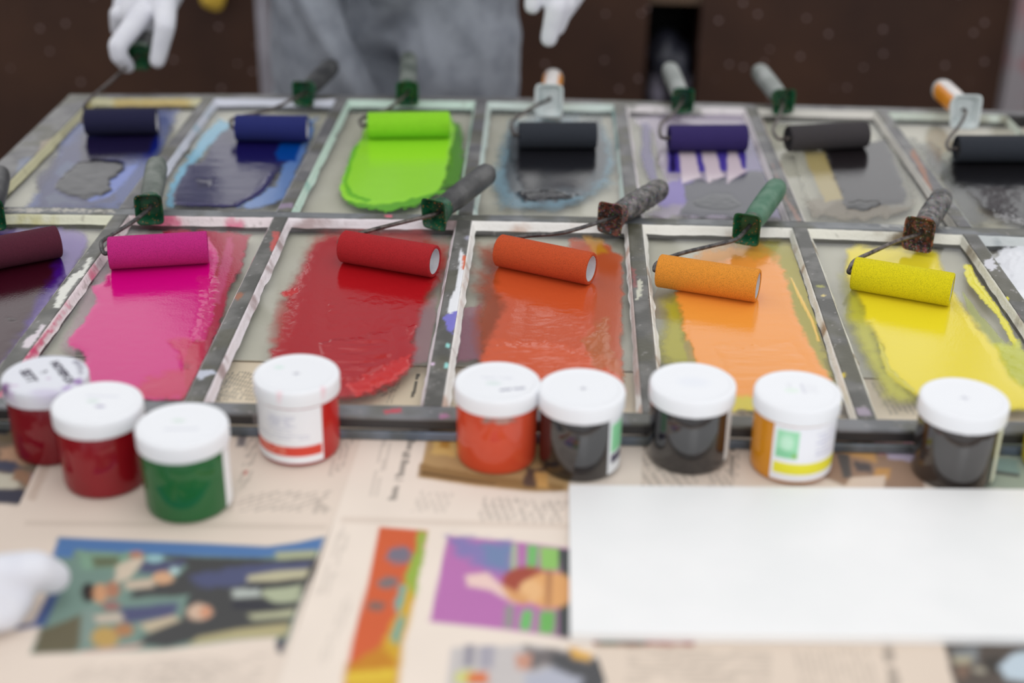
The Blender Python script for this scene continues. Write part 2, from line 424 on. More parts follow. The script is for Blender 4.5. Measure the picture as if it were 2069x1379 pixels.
def strip(name, L0, L1, parent, fn, z0=-.0186, z1=0.0, nw=8, bev=.0009):
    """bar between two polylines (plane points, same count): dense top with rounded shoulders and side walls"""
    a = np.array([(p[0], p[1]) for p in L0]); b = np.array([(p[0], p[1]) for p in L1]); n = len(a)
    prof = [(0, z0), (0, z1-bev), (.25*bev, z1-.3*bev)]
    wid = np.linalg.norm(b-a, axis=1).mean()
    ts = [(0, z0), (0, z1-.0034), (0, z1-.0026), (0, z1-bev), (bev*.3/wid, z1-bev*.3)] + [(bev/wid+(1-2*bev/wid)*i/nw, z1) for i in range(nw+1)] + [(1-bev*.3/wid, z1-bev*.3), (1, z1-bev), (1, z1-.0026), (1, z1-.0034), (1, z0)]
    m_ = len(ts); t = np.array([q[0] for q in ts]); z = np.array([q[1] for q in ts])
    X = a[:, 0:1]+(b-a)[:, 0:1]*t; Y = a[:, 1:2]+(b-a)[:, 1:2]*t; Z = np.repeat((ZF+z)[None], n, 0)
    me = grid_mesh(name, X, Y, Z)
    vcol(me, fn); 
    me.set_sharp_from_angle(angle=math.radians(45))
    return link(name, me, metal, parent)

fr = thing('glazed_steel_frame', 'old grey steel window frame lying flat on the table with two rows of glass panes', 'window frame', (0, YM, ZF-.0195))
def xs(a, b, st=.0022): return np.linspace(a, b, max(2, int(abs(b-a)/st)))
mid_fn = metal_cols((98, 101, 104), (122, 125, 128), 11); bar_fn = metal_cols((80, 80, 76), (110, 109, 106), 5); far_fn = metal_cols((96, 95, 98), (122, 121, 121), 21)
X_ = xs(XL0, XR1)
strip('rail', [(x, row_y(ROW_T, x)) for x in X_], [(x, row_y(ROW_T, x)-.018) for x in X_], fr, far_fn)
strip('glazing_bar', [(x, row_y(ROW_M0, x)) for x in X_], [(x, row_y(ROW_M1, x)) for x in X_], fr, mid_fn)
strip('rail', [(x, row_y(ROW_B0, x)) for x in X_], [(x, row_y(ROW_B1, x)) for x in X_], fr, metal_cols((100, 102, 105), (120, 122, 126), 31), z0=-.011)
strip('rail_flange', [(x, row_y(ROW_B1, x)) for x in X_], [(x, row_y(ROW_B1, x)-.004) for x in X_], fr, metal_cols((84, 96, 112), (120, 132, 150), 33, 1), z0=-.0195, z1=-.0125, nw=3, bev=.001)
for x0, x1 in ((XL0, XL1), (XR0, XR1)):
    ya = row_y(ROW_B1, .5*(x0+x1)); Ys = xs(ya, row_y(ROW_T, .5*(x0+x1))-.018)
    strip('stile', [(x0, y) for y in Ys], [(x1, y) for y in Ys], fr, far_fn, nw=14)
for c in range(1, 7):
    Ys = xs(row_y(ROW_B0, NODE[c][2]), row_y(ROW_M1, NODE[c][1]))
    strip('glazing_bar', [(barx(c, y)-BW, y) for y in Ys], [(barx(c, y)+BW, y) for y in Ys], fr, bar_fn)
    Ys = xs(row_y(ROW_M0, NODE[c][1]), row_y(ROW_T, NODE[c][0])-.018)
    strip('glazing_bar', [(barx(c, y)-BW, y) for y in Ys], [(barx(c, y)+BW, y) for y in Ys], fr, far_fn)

# glass: thin clear pane
gm = bpy.data.materials.new('clear_glass'); gm.use_nodes = True; n = gm.node_tree; n.nodes.clear()
o_ = n.nodes.new('ShaderNodeOutputMaterial'); mx = n.nodes.new('ShaderNodeMixShader'); tr = n.nodes.new('ShaderNodeBsdfTransparent'); gl = n.nodes.new('ShaderNodeBsdfGlossy'); fz = n.nodes.new('ShaderNodeFresnel')
tr.inputs[0].default_value = (.97, .975, .965, 1); gl.inputs['Roughness'].default_value = .04; fz.inputs[0].default_value = 1.45
ge = n.nodes.new('ShaderNodeNewGeometry'); mu = n.nodes.new('ShaderNodeMath'); mu.operation = 'SUBTRACT'; mu.use_clamp = True
n.links.new(fz.outputs[0], mu.inputs[0]); n.links.new(ge.outputs['Backfacing'], mu.inputs[1]); n.links.new(mu.outputs[0], mx.inputs[0]); n.links.new(tr.outputs[0], mx.inputs[1]); n.links.new(gl.outputs[0], mx.inputs[2]); n.links.new(mx.outputs[0], o_.inputs[0])

def cell_corners(row, c):
    """inner metal outline of a cell: far-left, far-right, near-right, near-left"""
    if row == 0:
        yt = lambda x: row_y(ROW_T, x)-.018; yb = lambda x: row_y(ROW_M0, x); kt, kb = 0, 1
    else:
        yt = lambda x: row_y(ROW_M1, x); yb = lambda x: row_y(ROW_B0, x); kt, kb = 1, 2
    xa = NODE[c][kt]+BW; xb = NODE[c+1][kt]-BW; xc = NODE[c+1][kb]-BW; xd = NODE[c][kb]+BW
    return [(xa, yt(xa)), (xb, yt(xb)), (xc, yb(xc)), (xd, yb(xd))]
PUTTY = {(0, 0): ((196, 192, 158), (150, 140, 90)), (0, 1): ((205, 208, 220), (160, 185, 200)), (0, 2): ((190, 212, 200), (140, 180, 170)), (0, 3): ((196, 210, 205), (130, 165, 165)),
         (0, 4): ((216, 210, 212), (150, 150, 145)), (0, 5): ((205, 202, 195), (170, 140, 120)), (0, 6): ((190, 200, 190), (140, 140, 125)),
         (1, 0): ((222, 222, 200), (200, 195, 140)), (1, 1): ((226, 214, 216), (214, 110, 140)), (1, 2): ((228, 220, 224), (170, 150, 150)), (1, 3): ((236, 234, 230), (205, 180, 165)),
         (1, 4): ((232, 230, 222), (170, 145, 120)), (1, 5): ((226, 224, 212), (140, 125, 100)), (1, 6): ((190, 195, 195), (120, 130, 135))}
putty_m = mat('putty', rough=.6, attr=True, bump=.6, bscale=260)
for (row, c), (ca, cb) in PUTTY.items():
    q = cell_corners(row, c)
    bm = bmesh.new(); box(bm, 0, 1, 0, 1, 0, 1)
    vs_ = list(bm.verts)
    ov = .003
    pts = [(q[3][0]-ov, q[3][1]-ov), (q[2][0]+ov, q[2][1]-ov), (q[1][0]+ov, q[1][1]+ov), (q[0][0]-ov, q[0][1]+ov)]
    for i, v in enumerate(vs_):
        x, y = pts[i % 4]; v.co = (x, y, ZF+GZ-(.003 if i < 4 else 0))
    obj('glass_pane', bm, gm, fr, False)
    # bead: sloping fillet of putty around the inside of the opening, thicker on the far and left sides
    wv = {0: .0085, 1: .0036, 2: .003, 3: .0052}
    rings = []
    cen = Vector((sum(p[0] for p in q)/4, sum(p[1] for p in q)/4))
    sides = []
    n_s = 90
    loop_o, loop_i, w_l = [], [], []
    for sd_ in range(4):
        a = Vector(q[sd_]); b = Vector(q[(sd_+1) % 4]); d = (b-a); nrm = Vector((d.y, -d.x)).normalized()
        if nrm.dot(cen-a) < 0: nrm = -nrm
        sides.append((a, b, nrm, wv[sd_]))
    inner = []
    for i in range(4):
        a0, b0, n0, w0 = sides[i-1]; a1, b1, n1, w1 = sides[i]
        # intersection of the offset lines meeting at corner i
        M2 = Matrix(((n0.x, n0.y), (n1.x, n1.y))); rhs = Vector((n0.dot(Vector(q[i]))+w0, n1.dot(Vector(q[i]))+w1))
        inner.append(M2.inverted() @ rhs)
    Xo, Xi = [], []
    for i in range(4):
        a = Vector(q[i]); b = Vector(q[(i+1) % 4]); ia = inner[i]; ib = inner[(i+1) % 4]
        k = max(8, int((b-a).length/.003))
        for j in range(k):
            t = j/k; Xo.append(a.lerp(b, t)); Xi.append(ia.lerp(ib, t))
    Xo.append(Xo[0]); Xi.append(Xi[0])
    Xo = np.array([tuple(p) for p in Xo]); Xi = np.array([tuple(p) for p in Xi])
    wob = (fbm(Xi[:, 0]*45, Xi[:, 1]*45, 3+c, 2)-.5)*.7
    dirv = Xi-Xo; Xi = Xo+dirv*(1+wob[:, None])
    ts = np.array([0, .12, .35, .6, .85, 1.0]); zz = np.array([-.0008, -.0009, -.0028, -.0058, -.0082, GZ-.0002])
    X2 = Xo[:, 0:1]+(Xi-Xo)[:, 0:1]*ts; Y2 = Xo[:, 1:2]+(Xi-Xo)[:, 1:2]*ts; Z2 = np.repeat((ZF+zz)[None], len(Xo), 0) + (fbm(X2*110, Y2*110, 9, 2)-.5)*.0008
    Z2[:, -1] = ZF+GZ-.0002
    me = grid_mesh('putty_bead', X2, Y2, Z2)
    def pf(co, ca=ca, cb=cb, c=c):
        U, V = proj(co[:, 0], co[:, 1], co[:, 2])
        t = smooth((fbm(co[:, 0]*34, co[:, 1]*34, 50+c, 4)-.57)*5)[:, None]
        C = np.ones((len(co), 4)); C[:, :3] = np.array(lin(ca))*(1-t)+np.array(lin(cb))*t
        dk = ((vnoise(co[:, 0]*160, co[:, 1]*160, 8) > .92)*.35)[:, None]
        C[:, :3] = C[:, :3]*(1-dk)+np.array(lin((96, 84, 72)))*dk
        Cp, _ = paint(U, V, PUTTY_PAINT); C[:, :3] = C[:, :3]*(1-Cp[:, 3:4])+Cp[:, :3]*Cp[:, 3:4]
        return C
    PUTTY_PAINT = [L([(120, 640), (150, 600), (40, 760), (0, 805), (-10, 790)], (208, 60, 110), s=8, n=6, f=10, a=.85), L([(1275, 470), (1290, 600), (1300, 800), (1272, 800)], (150, 110, 100), s=8, n=7, f=9, a=.5),
                   L([(1945, 545), (1962, 560), (2000, 640), (2069, 720), (2060, 740), (1990, 640)], (205, 200, 60), s=5, n=8, f=9, a=.5),
                   L([(230, 198), (385, 198), (385, 222), (230, 222)], (185, 155, 75), s=20, n=5, a=.7)]
    vcol(me, pf)
    link('putty_bead', me, putty_m, fr)

# ------------------------------------------------------------------ ink on the glass panes
ink_m = mat('wet_ink', rough=.11, attr=True, alpha=True, bump=.06, bscale=500, spec=.62)
INK = {}
R_ = (168, 20, 28); O_ = (198, 82, 42); LO_ = (238, 152, 62); Y_ = (233, 214, 44); K_ = (26, 26, 30)
INK[(1, 0)] = ('dark plum ink smear with a violet rim in the near row, leftmost pane', [
    L([(-400, 460), (150, 462), (178, 478), (178, 500), (130, 570), (80, 640), (30, 720), (-60, 790), (-400, 800)], (125, 104, 168), s=14, n=8, a=.85),
    L([(-400, 470), (100, 480), (135, 510), (128, 560), (90, 610), (45, 690), (-40, 770), (-400, 800)], (62, 12, 120), s=16, n=8, h=.3),
    L([(-400, 470), (90, 480), (116, 512), (108, 560), (74, 612), (44, 680), (-8, 750), (-400, 790)], (52, 8, 22), s=26, n=10, h=.5),
    L([(10, 640), (26, 643), (38, 648), (20, 652)], (40, 5, 12), s=2, n=2, h=.8)])
INK[(1, 1)] = ('bright magenta pink ink spread over the near-row pane with crimson along its right side', [
    L([(225, 475), (440, 470), (420, 520), (230, 560), (200, 640), (150, 720), (120, 700), (160, 620), (205, 545)], (170, 140, 150), s=18, n=8, a=.55),
    L([(330, 468), (430, 468), (505, 476), (500, 500), (486, 545), (462, 590), (448, 640), (430, 690), (418, 740), (400, 780), (385, 806), (330, 806), (360, 700), (400, 560)], (164, 0, 52), s=9, n=6, f=14, h=.1),
    L([(440, 560), (450, 520), (458, 480), (470, 480), (470, 520), (456, 570), (444, 612), (432, 612)], (205, 80, 135), s=8, n=4, f=12, a=.5),
    L([(222, 500), (420, 480), (440, 520), (432, 560), (420, 590), (405, 640), (412, 670), (385, 700), (370, 740), (378, 790), (360, 806), (120, 812), (150, 760), (178, 720), (138, 700), (140, 680), (168, 652), (196, 612), (186, 578), (212, 572), (226, 540)], (206, 2, 122), s=8, n=6, f=16, h=.55, hn=.12, hf=(22, 6)),
    L([(340, 690), (412, 690), (418, 735), (395, 806), (250, 806), (290, 770), (380, 745)], (196, 28, 72), s=16, n=10, f=20, a=.75, h=.5),
    L([(400, 560), (440, 560), (430, 640), (412, 690), (385, 685), (402, 630)], (206, 30, 120), s=10, n=9, f=9, a=.8, h=.9, hn=.8, hf=(7, 9))])
INK[(1, 2)] = ('scarlet red ink with palette-knife ridges on the near-row pane behind the labelled jar', [
    L([(846, 615), (882, 600), (880, 640), (870, 730), (832, 735)], (160, 120, 128), s=10, n=5, a=.6),
    L([(560, 640), (640, 480), (690, 472), (850, 470), (905, 500), (900, 540), (870, 590), (850, 620), (760, 700), (560, 710), (552, 690)], (178, 44, 40), s=36, n=10, f=20, a=.8),
    L([(640, 492), (668, 480), (700, 482), (880, 520), (888, 556), (862, 590), (850, 625), (842, 660), (832, 690), (842, 706), (830, 740), (800, 770), (752, 796), (700, 806), (640, 796), (560, 735), (545, 712), (565, 690), (582, 640), (586, 600), (572, 590), (600, 575), (612, 540)], R_, s=18, n=8, f=13, h=.7, hn=.25, hf=(16, 8)),
    L([(650, 600), (760, 590), (830, 610), (835, 660), (760, 680), (650, 680)], R_, s=30, n=8, h=.8, hn=.55, hf=(11, 6)),
    L([(640, 690), (790, 668), (800, 700), (790, 740), (740, 770), (650, 780)], R_, s=10, n=6, h=1.4, hn=1.3, hf=(60, 8)),
    L([(700, 780), (830, 715), (826, 745), (790, 772), (720, 800)], (196, 34, 34), s=6, n=7, f=9, h=1.3, hn=1.1, hf=(20, 9)),
    L([(569, 588), (600, 582), (602, 592), (574, 602)], (190, 40, 40), s=3, n=4, f=6, h=.9), L([(818, 660), (842, 655), (838, 672), (822, 690)], R_, s=3, n=4, f=6, h=1.2)])
INK[(1, 3)] = ('deep orange ink with brownish left edge on the near-row pane behind the orange jar', [
    L([(938, 622), (972, 615), (972, 726), (922, 732)], (140, 92, 108), s=8, n=5, a=.75),
    L([(968, 500), (1030, 490), (1040, 700), (972, 730), (964, 690), (962, 640), (976, 600), (958, 578), (974, 572), (958, 545), (985, 545)], (150, 62, 18), s=34, n=8, f=14, a=.9),
    L([(1150, 485), (1215, 488), (1256, 520), (1258, 600), (1255, 700), (1262, 790), (1200, 800), (1180, 600)], (190, 84, 42), s=10, n=6, f=14, a=.9, h=.25),
    L([(1180, 480), (1215, 486), (1228, 510), (1200, 515)], (205, 150, 20), s=12, n=6, a=.7),
    L([(1010, 520), (1190, 500), (1205, 575), (1195, 625), (1200, 680), (1180, 740), (1210, 800), (1000, 800), (974, 725), (985, 690), (1000, 660), (1020, 620), (1000, 580)], O_, s=22, n=8, f=16, h=.7, hn=.2, hf=(20, 6)),
    L([(1050, 600), (1190, 600), (1190, 690), (1040, 700)], O_, s=40, n=8, h=.8, hn=.45, hf=(26, 5)),
    L([(974, 728), (992, 690), (1100, 690), (1180, 710), (1250, 730), (1255, 800), (1000, 800)], (208, 86, 42), s=10, n=8, f=12, h=1.1, hn=.8, hf=(46, 10)),
    L([(1175, 690), (1225, 640), (1235, 700), (1260, 760), (1200, 740)], (176, 100, 50), s=14, n=10, f=12, a=.7, h=.8, hn=.8, hf=(9, 20))])
INK[(1, 4)] = ('light orange ink with olive thin film at its sides, pane behind the yellow-banded jar', [
    L([(1340, 610), (1372, 590), (1395, 700), (1420, 740), (1360, 740), (1330, 720), (1345, 660)], (176, 168, 40), s=38, n=8, f=16, a=.85),
    L([(1490, 492), (1600, 490), (1630, 560), (1655, 640), (1672, 720), (1690, 800), (1640, 800), (1600, 700)], (188, 176, 70), s=24, n=9, f=18, a=.72),
    L([(1370, 560), (1420, 505), (1530, 492), (1575, 520), (1560, 560)], (222, 150, 50), s=22, n=8, f=12, a=.8),
    L([(1480, 790), (1700, 790), (1700, 824), (1478, 830)], (216, 198, 50), s=8, n=5, a=.9),
    L([(1362, 592), (1392, 560), (1480, 522), (1555, 520), (1584, 545), (1596, 600), (1622, 670), (1650, 720), (1680, 770), (1690, 800), (1480, 800), (1420, 770), (1394, 712), (1380, 660), (1374, 620)], LO_, s=12, n=6, f=12, h=.7, hn=.15, hf=(40, 6)),
    L([(1380, 700), (1392, 685), (1402, 705), (1402, 745), (1395, 745)], (150, 130, 60), s=4, n=3, a=.8),
    L([(1450, 700), (1520, 716), (1530, 724), (1455, 730)], (214, 144, 60), s=10, n=6, f=10, a=.7, h=.9, hn=.6, hf=(40, 6)),
    L([(1440, 700), (1600, 690), (1640, 740), (1600, 795), (1470, 795)], LO_, s=20, n=8, h=1.0, hn=.6, hf=(60, 7)),
    L([(1596, 560), (1600, 563), (1622, 605), (1645, 650), (1656, 690), (1652, 690), (1636, 645), (1612, 600)], (232, 190, 80), s=2, n=1, h=.9)])
INK[(1, 5)] = ('lemon yellow ink spread over the near-row pane behind the dark brown jar', [
    L([(1705, 560), (1735, 600), (1760, 650), (1790, 740), (1850, 812), (1790, 805), (1770, 760), (1740, 700), (1715, 640)], (196, 192, 60), s=34, n=8, f=18, a=.8),
    L([(1945, 590), (1985, 640), (2030, 690), (2045, 712), (2010, 714), (1960, 640)], (166, 172, 92), s=5, n=3, a=.8),
    L([(1946, 534), (1962, 536), (1978, 570), (2010, 612), (2035, 650), (2060, 700), (2050, 705), (2015, 640), (1980, 600), (1955, 572)], (228, 218, 40), s=5, n=4, f=9, h=.8, hn=.5, hf=(8, 8)),
    L([(2000, 700), (2060, 690), (2110, 790), (2110, 840), (2040, 780)], (196, 200, 60), s=12, n=9, f=14, a=.9, h=.4, hn=.8, hf=(24, 8)),
    L([(1712, 506), (1730, 500), (1870, 500), (1892, 512), (1905, 548), (1930, 600), (1975, 660), (2010, 700), (2040, 760), (2100, 812), (2090, 826), (2010, 826), (1905, 812), (1850, 798), (1800, 760), (1784, 720), (1784, 700), (1752, 650), (1735, 600), (1712, 560)], Y_, s=16, n=5, f=18, h=.7, hn=.1, hf=(60, 10)),
    L([(1775, 690), (1786, 705), (1800, 745), (1850, 788), (1846, 796), (1794, 758), (1778, 715)], (206, 196, 60), s=4, n=3, h=1.2, hn=.8, hf=(8, 8))])
INK[(1, 6)] = ('chalky white ink patch in the near row, rightmost pane', [
    L([(2008, 525), (2022, 508), (2050, 494), (2150, 480), (2200, 760), (2120, 740), (2060, 640), (2030, 600), (2014, 565)], (226, 228, 234), s=16, n=16, f=14, a=.95, h=.5, hn=.7, hf=(12, 9)),
    L([(2020, 590), (2069, 590), (2069, 625), (2030, 615)], (235, 236, 240), s=8, n=8, f=10, h=.8)])
INK[(0, 0)] = ('navy ink smear with a thick dark dollop in the far row, leftmost pane', [
    L([(150, 225), (360, 222), (345, 270), (310, 340), (260, 410), (235, 424), (50, 424), (70, 400), (110, 345)], (70, 86, 146), s=16, n=10, f=20, a=.85),
    L([(90, 400), (112, 392), (170, 412), (100, 414)], (170, 195, 205), s=10, n=5, a=.7), L([(110, 350), (135, 328), (160, 330), (130, 362)], (140, 180, 215), s=10, n=5, a=.8),
    L([(80, 400), (75, 360), (130, 300), (180, 255), (320, 250), (322, 290), (300, 322), (240, 330), (220, 375), (232, 400), (190, 422), (70, 422)], (40, 38, 84), s=18, n=8, f=20, a=.85),
    L([(290, 300), (318, 270), (322, 290), (304, 320), (284, 330)], (4, 22, 110), s=8, n=4, a=.95),
    L([(165, 280), (318, 262), (300, 310), (160, 330)], (26, 20, 52), s=12, n=4, h=.3),
    L([(170, 390), (235, 350), (280, 330), (262, 360), (222, 398), (180, 410)], (84, 108, 190), s=8, n=5, a=.85),
    L([(112, 370), (132, 352), (160, 328), (190, 322), (252, 328), (254, 345), (222, 366), (224, 385), (206, 396), (172, 402), (130, 392), (112, 382)], (26, 25, 32), s=4, n=4, f=14, h=1.1, hn=.8, hf=(30, 10))])
INK[(0, 1)] = ('royal blue ink with pale cyan edges in the far row, second pane', [
    L([(440, 240), (470, 250), (420, 300), (380, 345), (365, 390), (350, 420), (335, 420), (345, 370), (385, 310)], (112, 176, 206), s=9, n=7, f=14, a=.9),
    L([(600, 235), (640, 240), (620, 300), (590, 360), (575, 400), (530, 418), (480, 420), (560, 370)], (92, 128, 186), s=10, n=7, f=14, a=.9),
    L([(470, 252), (630, 250), (605, 300), (585, 322), (556, 350), (545, 375), (520, 396), (480, 416), (352, 414), (350, 395), (366, 360), (380, 336), (412, 322), (440, 280)], (22, 16, 72), s=8, n=6, f=18, h=.5, hn=.4, hf=(40, 7)),
    L([(572, 285), (612, 285), (596, 325), (560, 326), (556, 310)], (0, 62, 140), s=8, n=4),
    L([(395, 365), (430, 362), (425, 378), (400, 382)], (20, 14, 60), s=8, n=6, h=1.0, hn=1, hf=(20, 8)),
    L([(400, 410), (470, 414), (500, 395), (530, 370), (548, 345), (552, 352), (536, 385), (480, 418), (352, 416), (352, 408)], (26, 14, 84), s=4, n=3, h=1.5)])
INK[(0, 2)] = ('lime green ink in the far row, third pane', [
    L([(905, 240), (930, 250), (938, 340), (930, 368), (890, 380), (905, 330)], (78, 140, 12), s=10, n=6, f=14, a=.95, h=.4),
    L([(690, 400), (690, 380), (900, 385), (840, 418), (780, 428), (720, 420)], (96, 170, 26), s=6, n=6, f=10, h=.4),
    L([(728, 285), (745, 232), (905, 228), (920, 260), (905, 330), (900, 360), (890, 385), (820, 408), (760, 416), (700, 405), (686, 392), (692, 360), (708, 320)], (150, 220, 46), s=6, n=5, f=16, h=.7, hn=.2, hf=(40, 10)),
    L([(716, 295), (728, 290), (710, 335), (702, 370), (712, 392), (750, 405), (740, 410), (704, 396), (694, 370), (702, 330)], (104, 184, 16), s=4, n=3, f=9, h=1.2, hn=.5, hf=(8, 8))])
INK[(0, 3)] = ('black ink with teal grey halo in the far row, fourth pane below the white-collared roller', [
    L([(1005, 330), (1030, 250), (1090, 232), (1215, 240), (1240, 330), (1232, 370), (1200, 395), (1140, 420), (1050, 425), (1012, 410), (1000, 370)], (112, 146, 162), s=26, n=14, f=22, a=.75),
    L([(1018, 330), (1035, 250), (1210, 245), (1226, 300), (1226, 350), (1190, 385), (1150, 404), (1060, 406), (1026, 390)], (54, 58, 62), s=16, n=9, f=18, a=.92),
    L([(1045, 270), (1205, 270), (1208, 335), (1180, 378), (1060, 390), (1042, 350)], K_, s=14, n=6, h=.4),
    L([(1045, 392), (1080, 386), (1120, 384), (1150, 395), (1170, 390), (1150, 404), (1100, 408), (1060, 406)], (16, 15, 18), s=5, n=6, f=9, h=1.3, hn=1.5, hf=(14, 7))])
INK[(0, 4)] = ('violet ink with three bare streaks and a grey dollop in the far row, fifth pane', [
    L([(1270, 235), (1500, 228), (1540, 300), (1590, 380), (1600, 440), (1290, 440), (1330, 420), (1345, 370), (1330, 330), (1320, 270)], (196, 182, 208), s=14, n=8, a=.55),
    L([(1297, 248), (1312, 248), (1318, 310), (1328, 362), (1312, 364), (1296, 320)], (104, 96, 134), s=6, n=3, a=.9),
    L([(1500, 250), (1530, 290), (1580, 370), (1600, 440), (1500, 440), (1480, 380)], (118, 110, 146), s=12, n=6, a=.9),
    L([(1350, 370), (1400, 355), (1395, 420), (1330, 415)], (104, 84, 168), s=14, n=8, a=.9),
    L([(1348, 262), (1508, 262), (1508, 345), (1350, 350)], (72, 58, 152), s=5, n=2, h=.2),
    L([(1352, 300), (1366, 300), (1364, 346), (1356, 348)], (14, 8, 40), s=6, n=3, a=.9),
    L([(1372, 303), (1402, 303), (1414, 350), (1418, 358), (1378, 371)], (208, 192, 200), s=5, n=2), L([(1416, 303), (1446, 303), (1456, 345), (1464, 356), (1430, 371)], (208, 192, 200), s=5, n=2),
    L([(1470, 303), (1488, 303), (1500, 340), (1510, 344), (1470, 371)], (208, 192, 200), s=5, n=2),
    L([(1378, 372), (1420, 360), (1430, 371), (1464, 358), (1470, 370), (1512, 346), (1545, 345), (1560, 400), (1540, 440), (1370, 436), (1385, 405)], (62, 62, 74), s=8, n=5, h=.4),
    L([(1395, 405), (1440, 390), (1480, 392), (1500, 415), (1480, 426), (1440, 426), (1402, 420)], (58, 60, 66), s=5, n=3, h=.7, hn=1.0, hf=(14, 7))])
INK[(0, 5)] = ('black ink with an olive stripe in the far row, sixth pane', [
    L([(1600, 300), (1650, 295), (1700, 400), (1660, 430), (1630, 400)], (196, 194, 178), s=12, n=6, a=.5),
    L([(1625, 405), (1680, 395), (1790, 410), (1845, 400), (1840, 425), (1760, 444), (1640, 436)], (128, 118, 100), s=12, n=10, f=16, a=.8),
    L([(1790, 280), (1810, 300), (1846, 400), (1838, 420), (1800, 420), (1780, 330)], (120, 118, 106), s=16, n=8, a=.85),
    L([(1660, 300), (1790, 285), (1832, 390), (1826, 415), (1705, 412), (1690, 370)], (54, 52, 54), s=8, n=5, h=.4),
    L([(1670, 295), (1755, 290), (1748, 340), (1680, 340)], (28, 24, 26), s=6, n=3),
    L([(1622, 305), (1664, 305), (1682, 350), (1704, 402), (1668, 408), (1640, 350)], (164, 148, 96), s=7, n=4, a=.9),
    L([(1702, 412), (1740, 404), (1790, 408), (1770, 420), (1745, 428), (1712, 424)], (20, 20, 22), s=4, n=4, f=9, h=1.2, hn=1.2, hf=(14, 7))])
INK[(0, 6)] = ('black ink in the far row, rightmost pane under the long black roller', [
    L([(1840, 280), (1900, 300), (1960, 400), (2000, 450), (1960, 450), (1900, 360)], (96, 98, 98), s=16, n=14, f=20, a=.7),
    L([(1925, 295), (2160, 290), (2220, 440), (2080, 458), (1985, 420), (1930, 350)], (40, 40, 43), s=12, n=8, f=18, h=.5, hn=.5, hf=(16, 8)),
    L([(1920, 320), (2160, 318), (2160, 372), (1928, 372)], (20, 19, 21), s=10, n=4, h=.3),
    L([(2010, 430), (2069, 445), (2069, 453), (2010, 444)], (205, 205, 205), s=8, n=14, f=4, a=.35)])
for (row, c), (lab, layers) in INK.items():
    q = cell_corners(row, c)
    x0 = min(p[0] for p in q); x1 = max(p[0] for p in q); y0 = min(p[1] for p in q); y1 = max(p[1] for p in q)
    st = .00115 if row else .0018
    if (row, c) in ((1, 0), (1, 6), (0, 6)): st = .0018
    X, Y = np.meshgrid(np.arange(x0, x1, st), np.arange(y0, y1, st))
    U, V = proj(X, Y, np.full(X.shape, ZF+GZ))
    C, Hh = paint(U, V, layers)
    # stay inside the opening
    inside = sdpoly(q, X, Y) < -.0045
    C[..., 3] *= inside
    keep = C[..., 3] > .02
    vis = (U > -260) & (U < 2330)
    me = grid_mesh('ink_smear', X, Y, ZF+GZ+.0003+Hh*.001, keep & vis, C)
    o = link('ink_smear', me, ink_m); tag(o, lab, 'ink', 'inks rolled out on the glass panes')

# ------------------------------------------------------------------ grey board under the panes
YBOARD = P(850, 737, -.019).y
bm = bmesh.new(); box(bm, XL1+.0005, XR0-.0005, YBOARD, row_y(ROW_T, 0)-.0185, ZF-.0199, ZF-.0187); bevel(bm, .0004, 1)
o = obj('backing_board', bm, mat('grey_board', (204, 200, 186), .8, c2=(212, 208, 196), scale=14, bump=.1))
tag(o, 'pale grey board lying on the table under the glass panes', 'board')

# ------------------------------------------------------------------ newspapers
NEWS = (226, 211, 197)
paper_m = mat('newsprint', rough=.85, attr=True, spec=.2)
def news(lab, outline, layers, lvl, st=.0022, base=NEWS, wav=.0002):
    g = [P(*p, NZ) for p in outline]; poly = [(p.x, p.y) for p in g]
    x0 = min(p[0] for p in poly); x1 = max(p[0] for p in poly); y0 = min(p[1] for p in poly); y1 = max(p[1] for p in poly)
    X, Y = np.meshgrid(np.arange(x0, x1+st, st), np.arange(y0, y1+st, st))
    U, V = proj(X, Y, np.full(X.shape, ZF+NZ))
    base_l = [L([(-3000, -3000), (5000, -3000), (5000, 4000), (-3000, 4000)], base, s=2)]
    C, _ = paint(U, V, layers, base)
    C[..., :3] *= (.96+.08*fbm(X*25, Y*25, 6, 2))[..., None]; C[..., 3] = 1
    sd = sdpoly(poly, X, Y); keep = sd < 0
    nx_, ny_ = nearest_on(poly, X, Y); out = (sd > 0) & (sd < 2*st); X = np.where(out, nx_, X); Y = np.where(out, ny_, Y)
    Z = ZF + NZ - .0012 + lvl*.0003 + wav*(fbm(X*12, Y*12, 4+lvl, 2)-.5)
    me = grid_mesh('newspaper', X, Y, Z, keep, C)
    o = link('newspaper', me, paper_m); tag(o, lab, 'newspaper', 'newspapers covering the table'); return o
DK = (86, 80, 76)
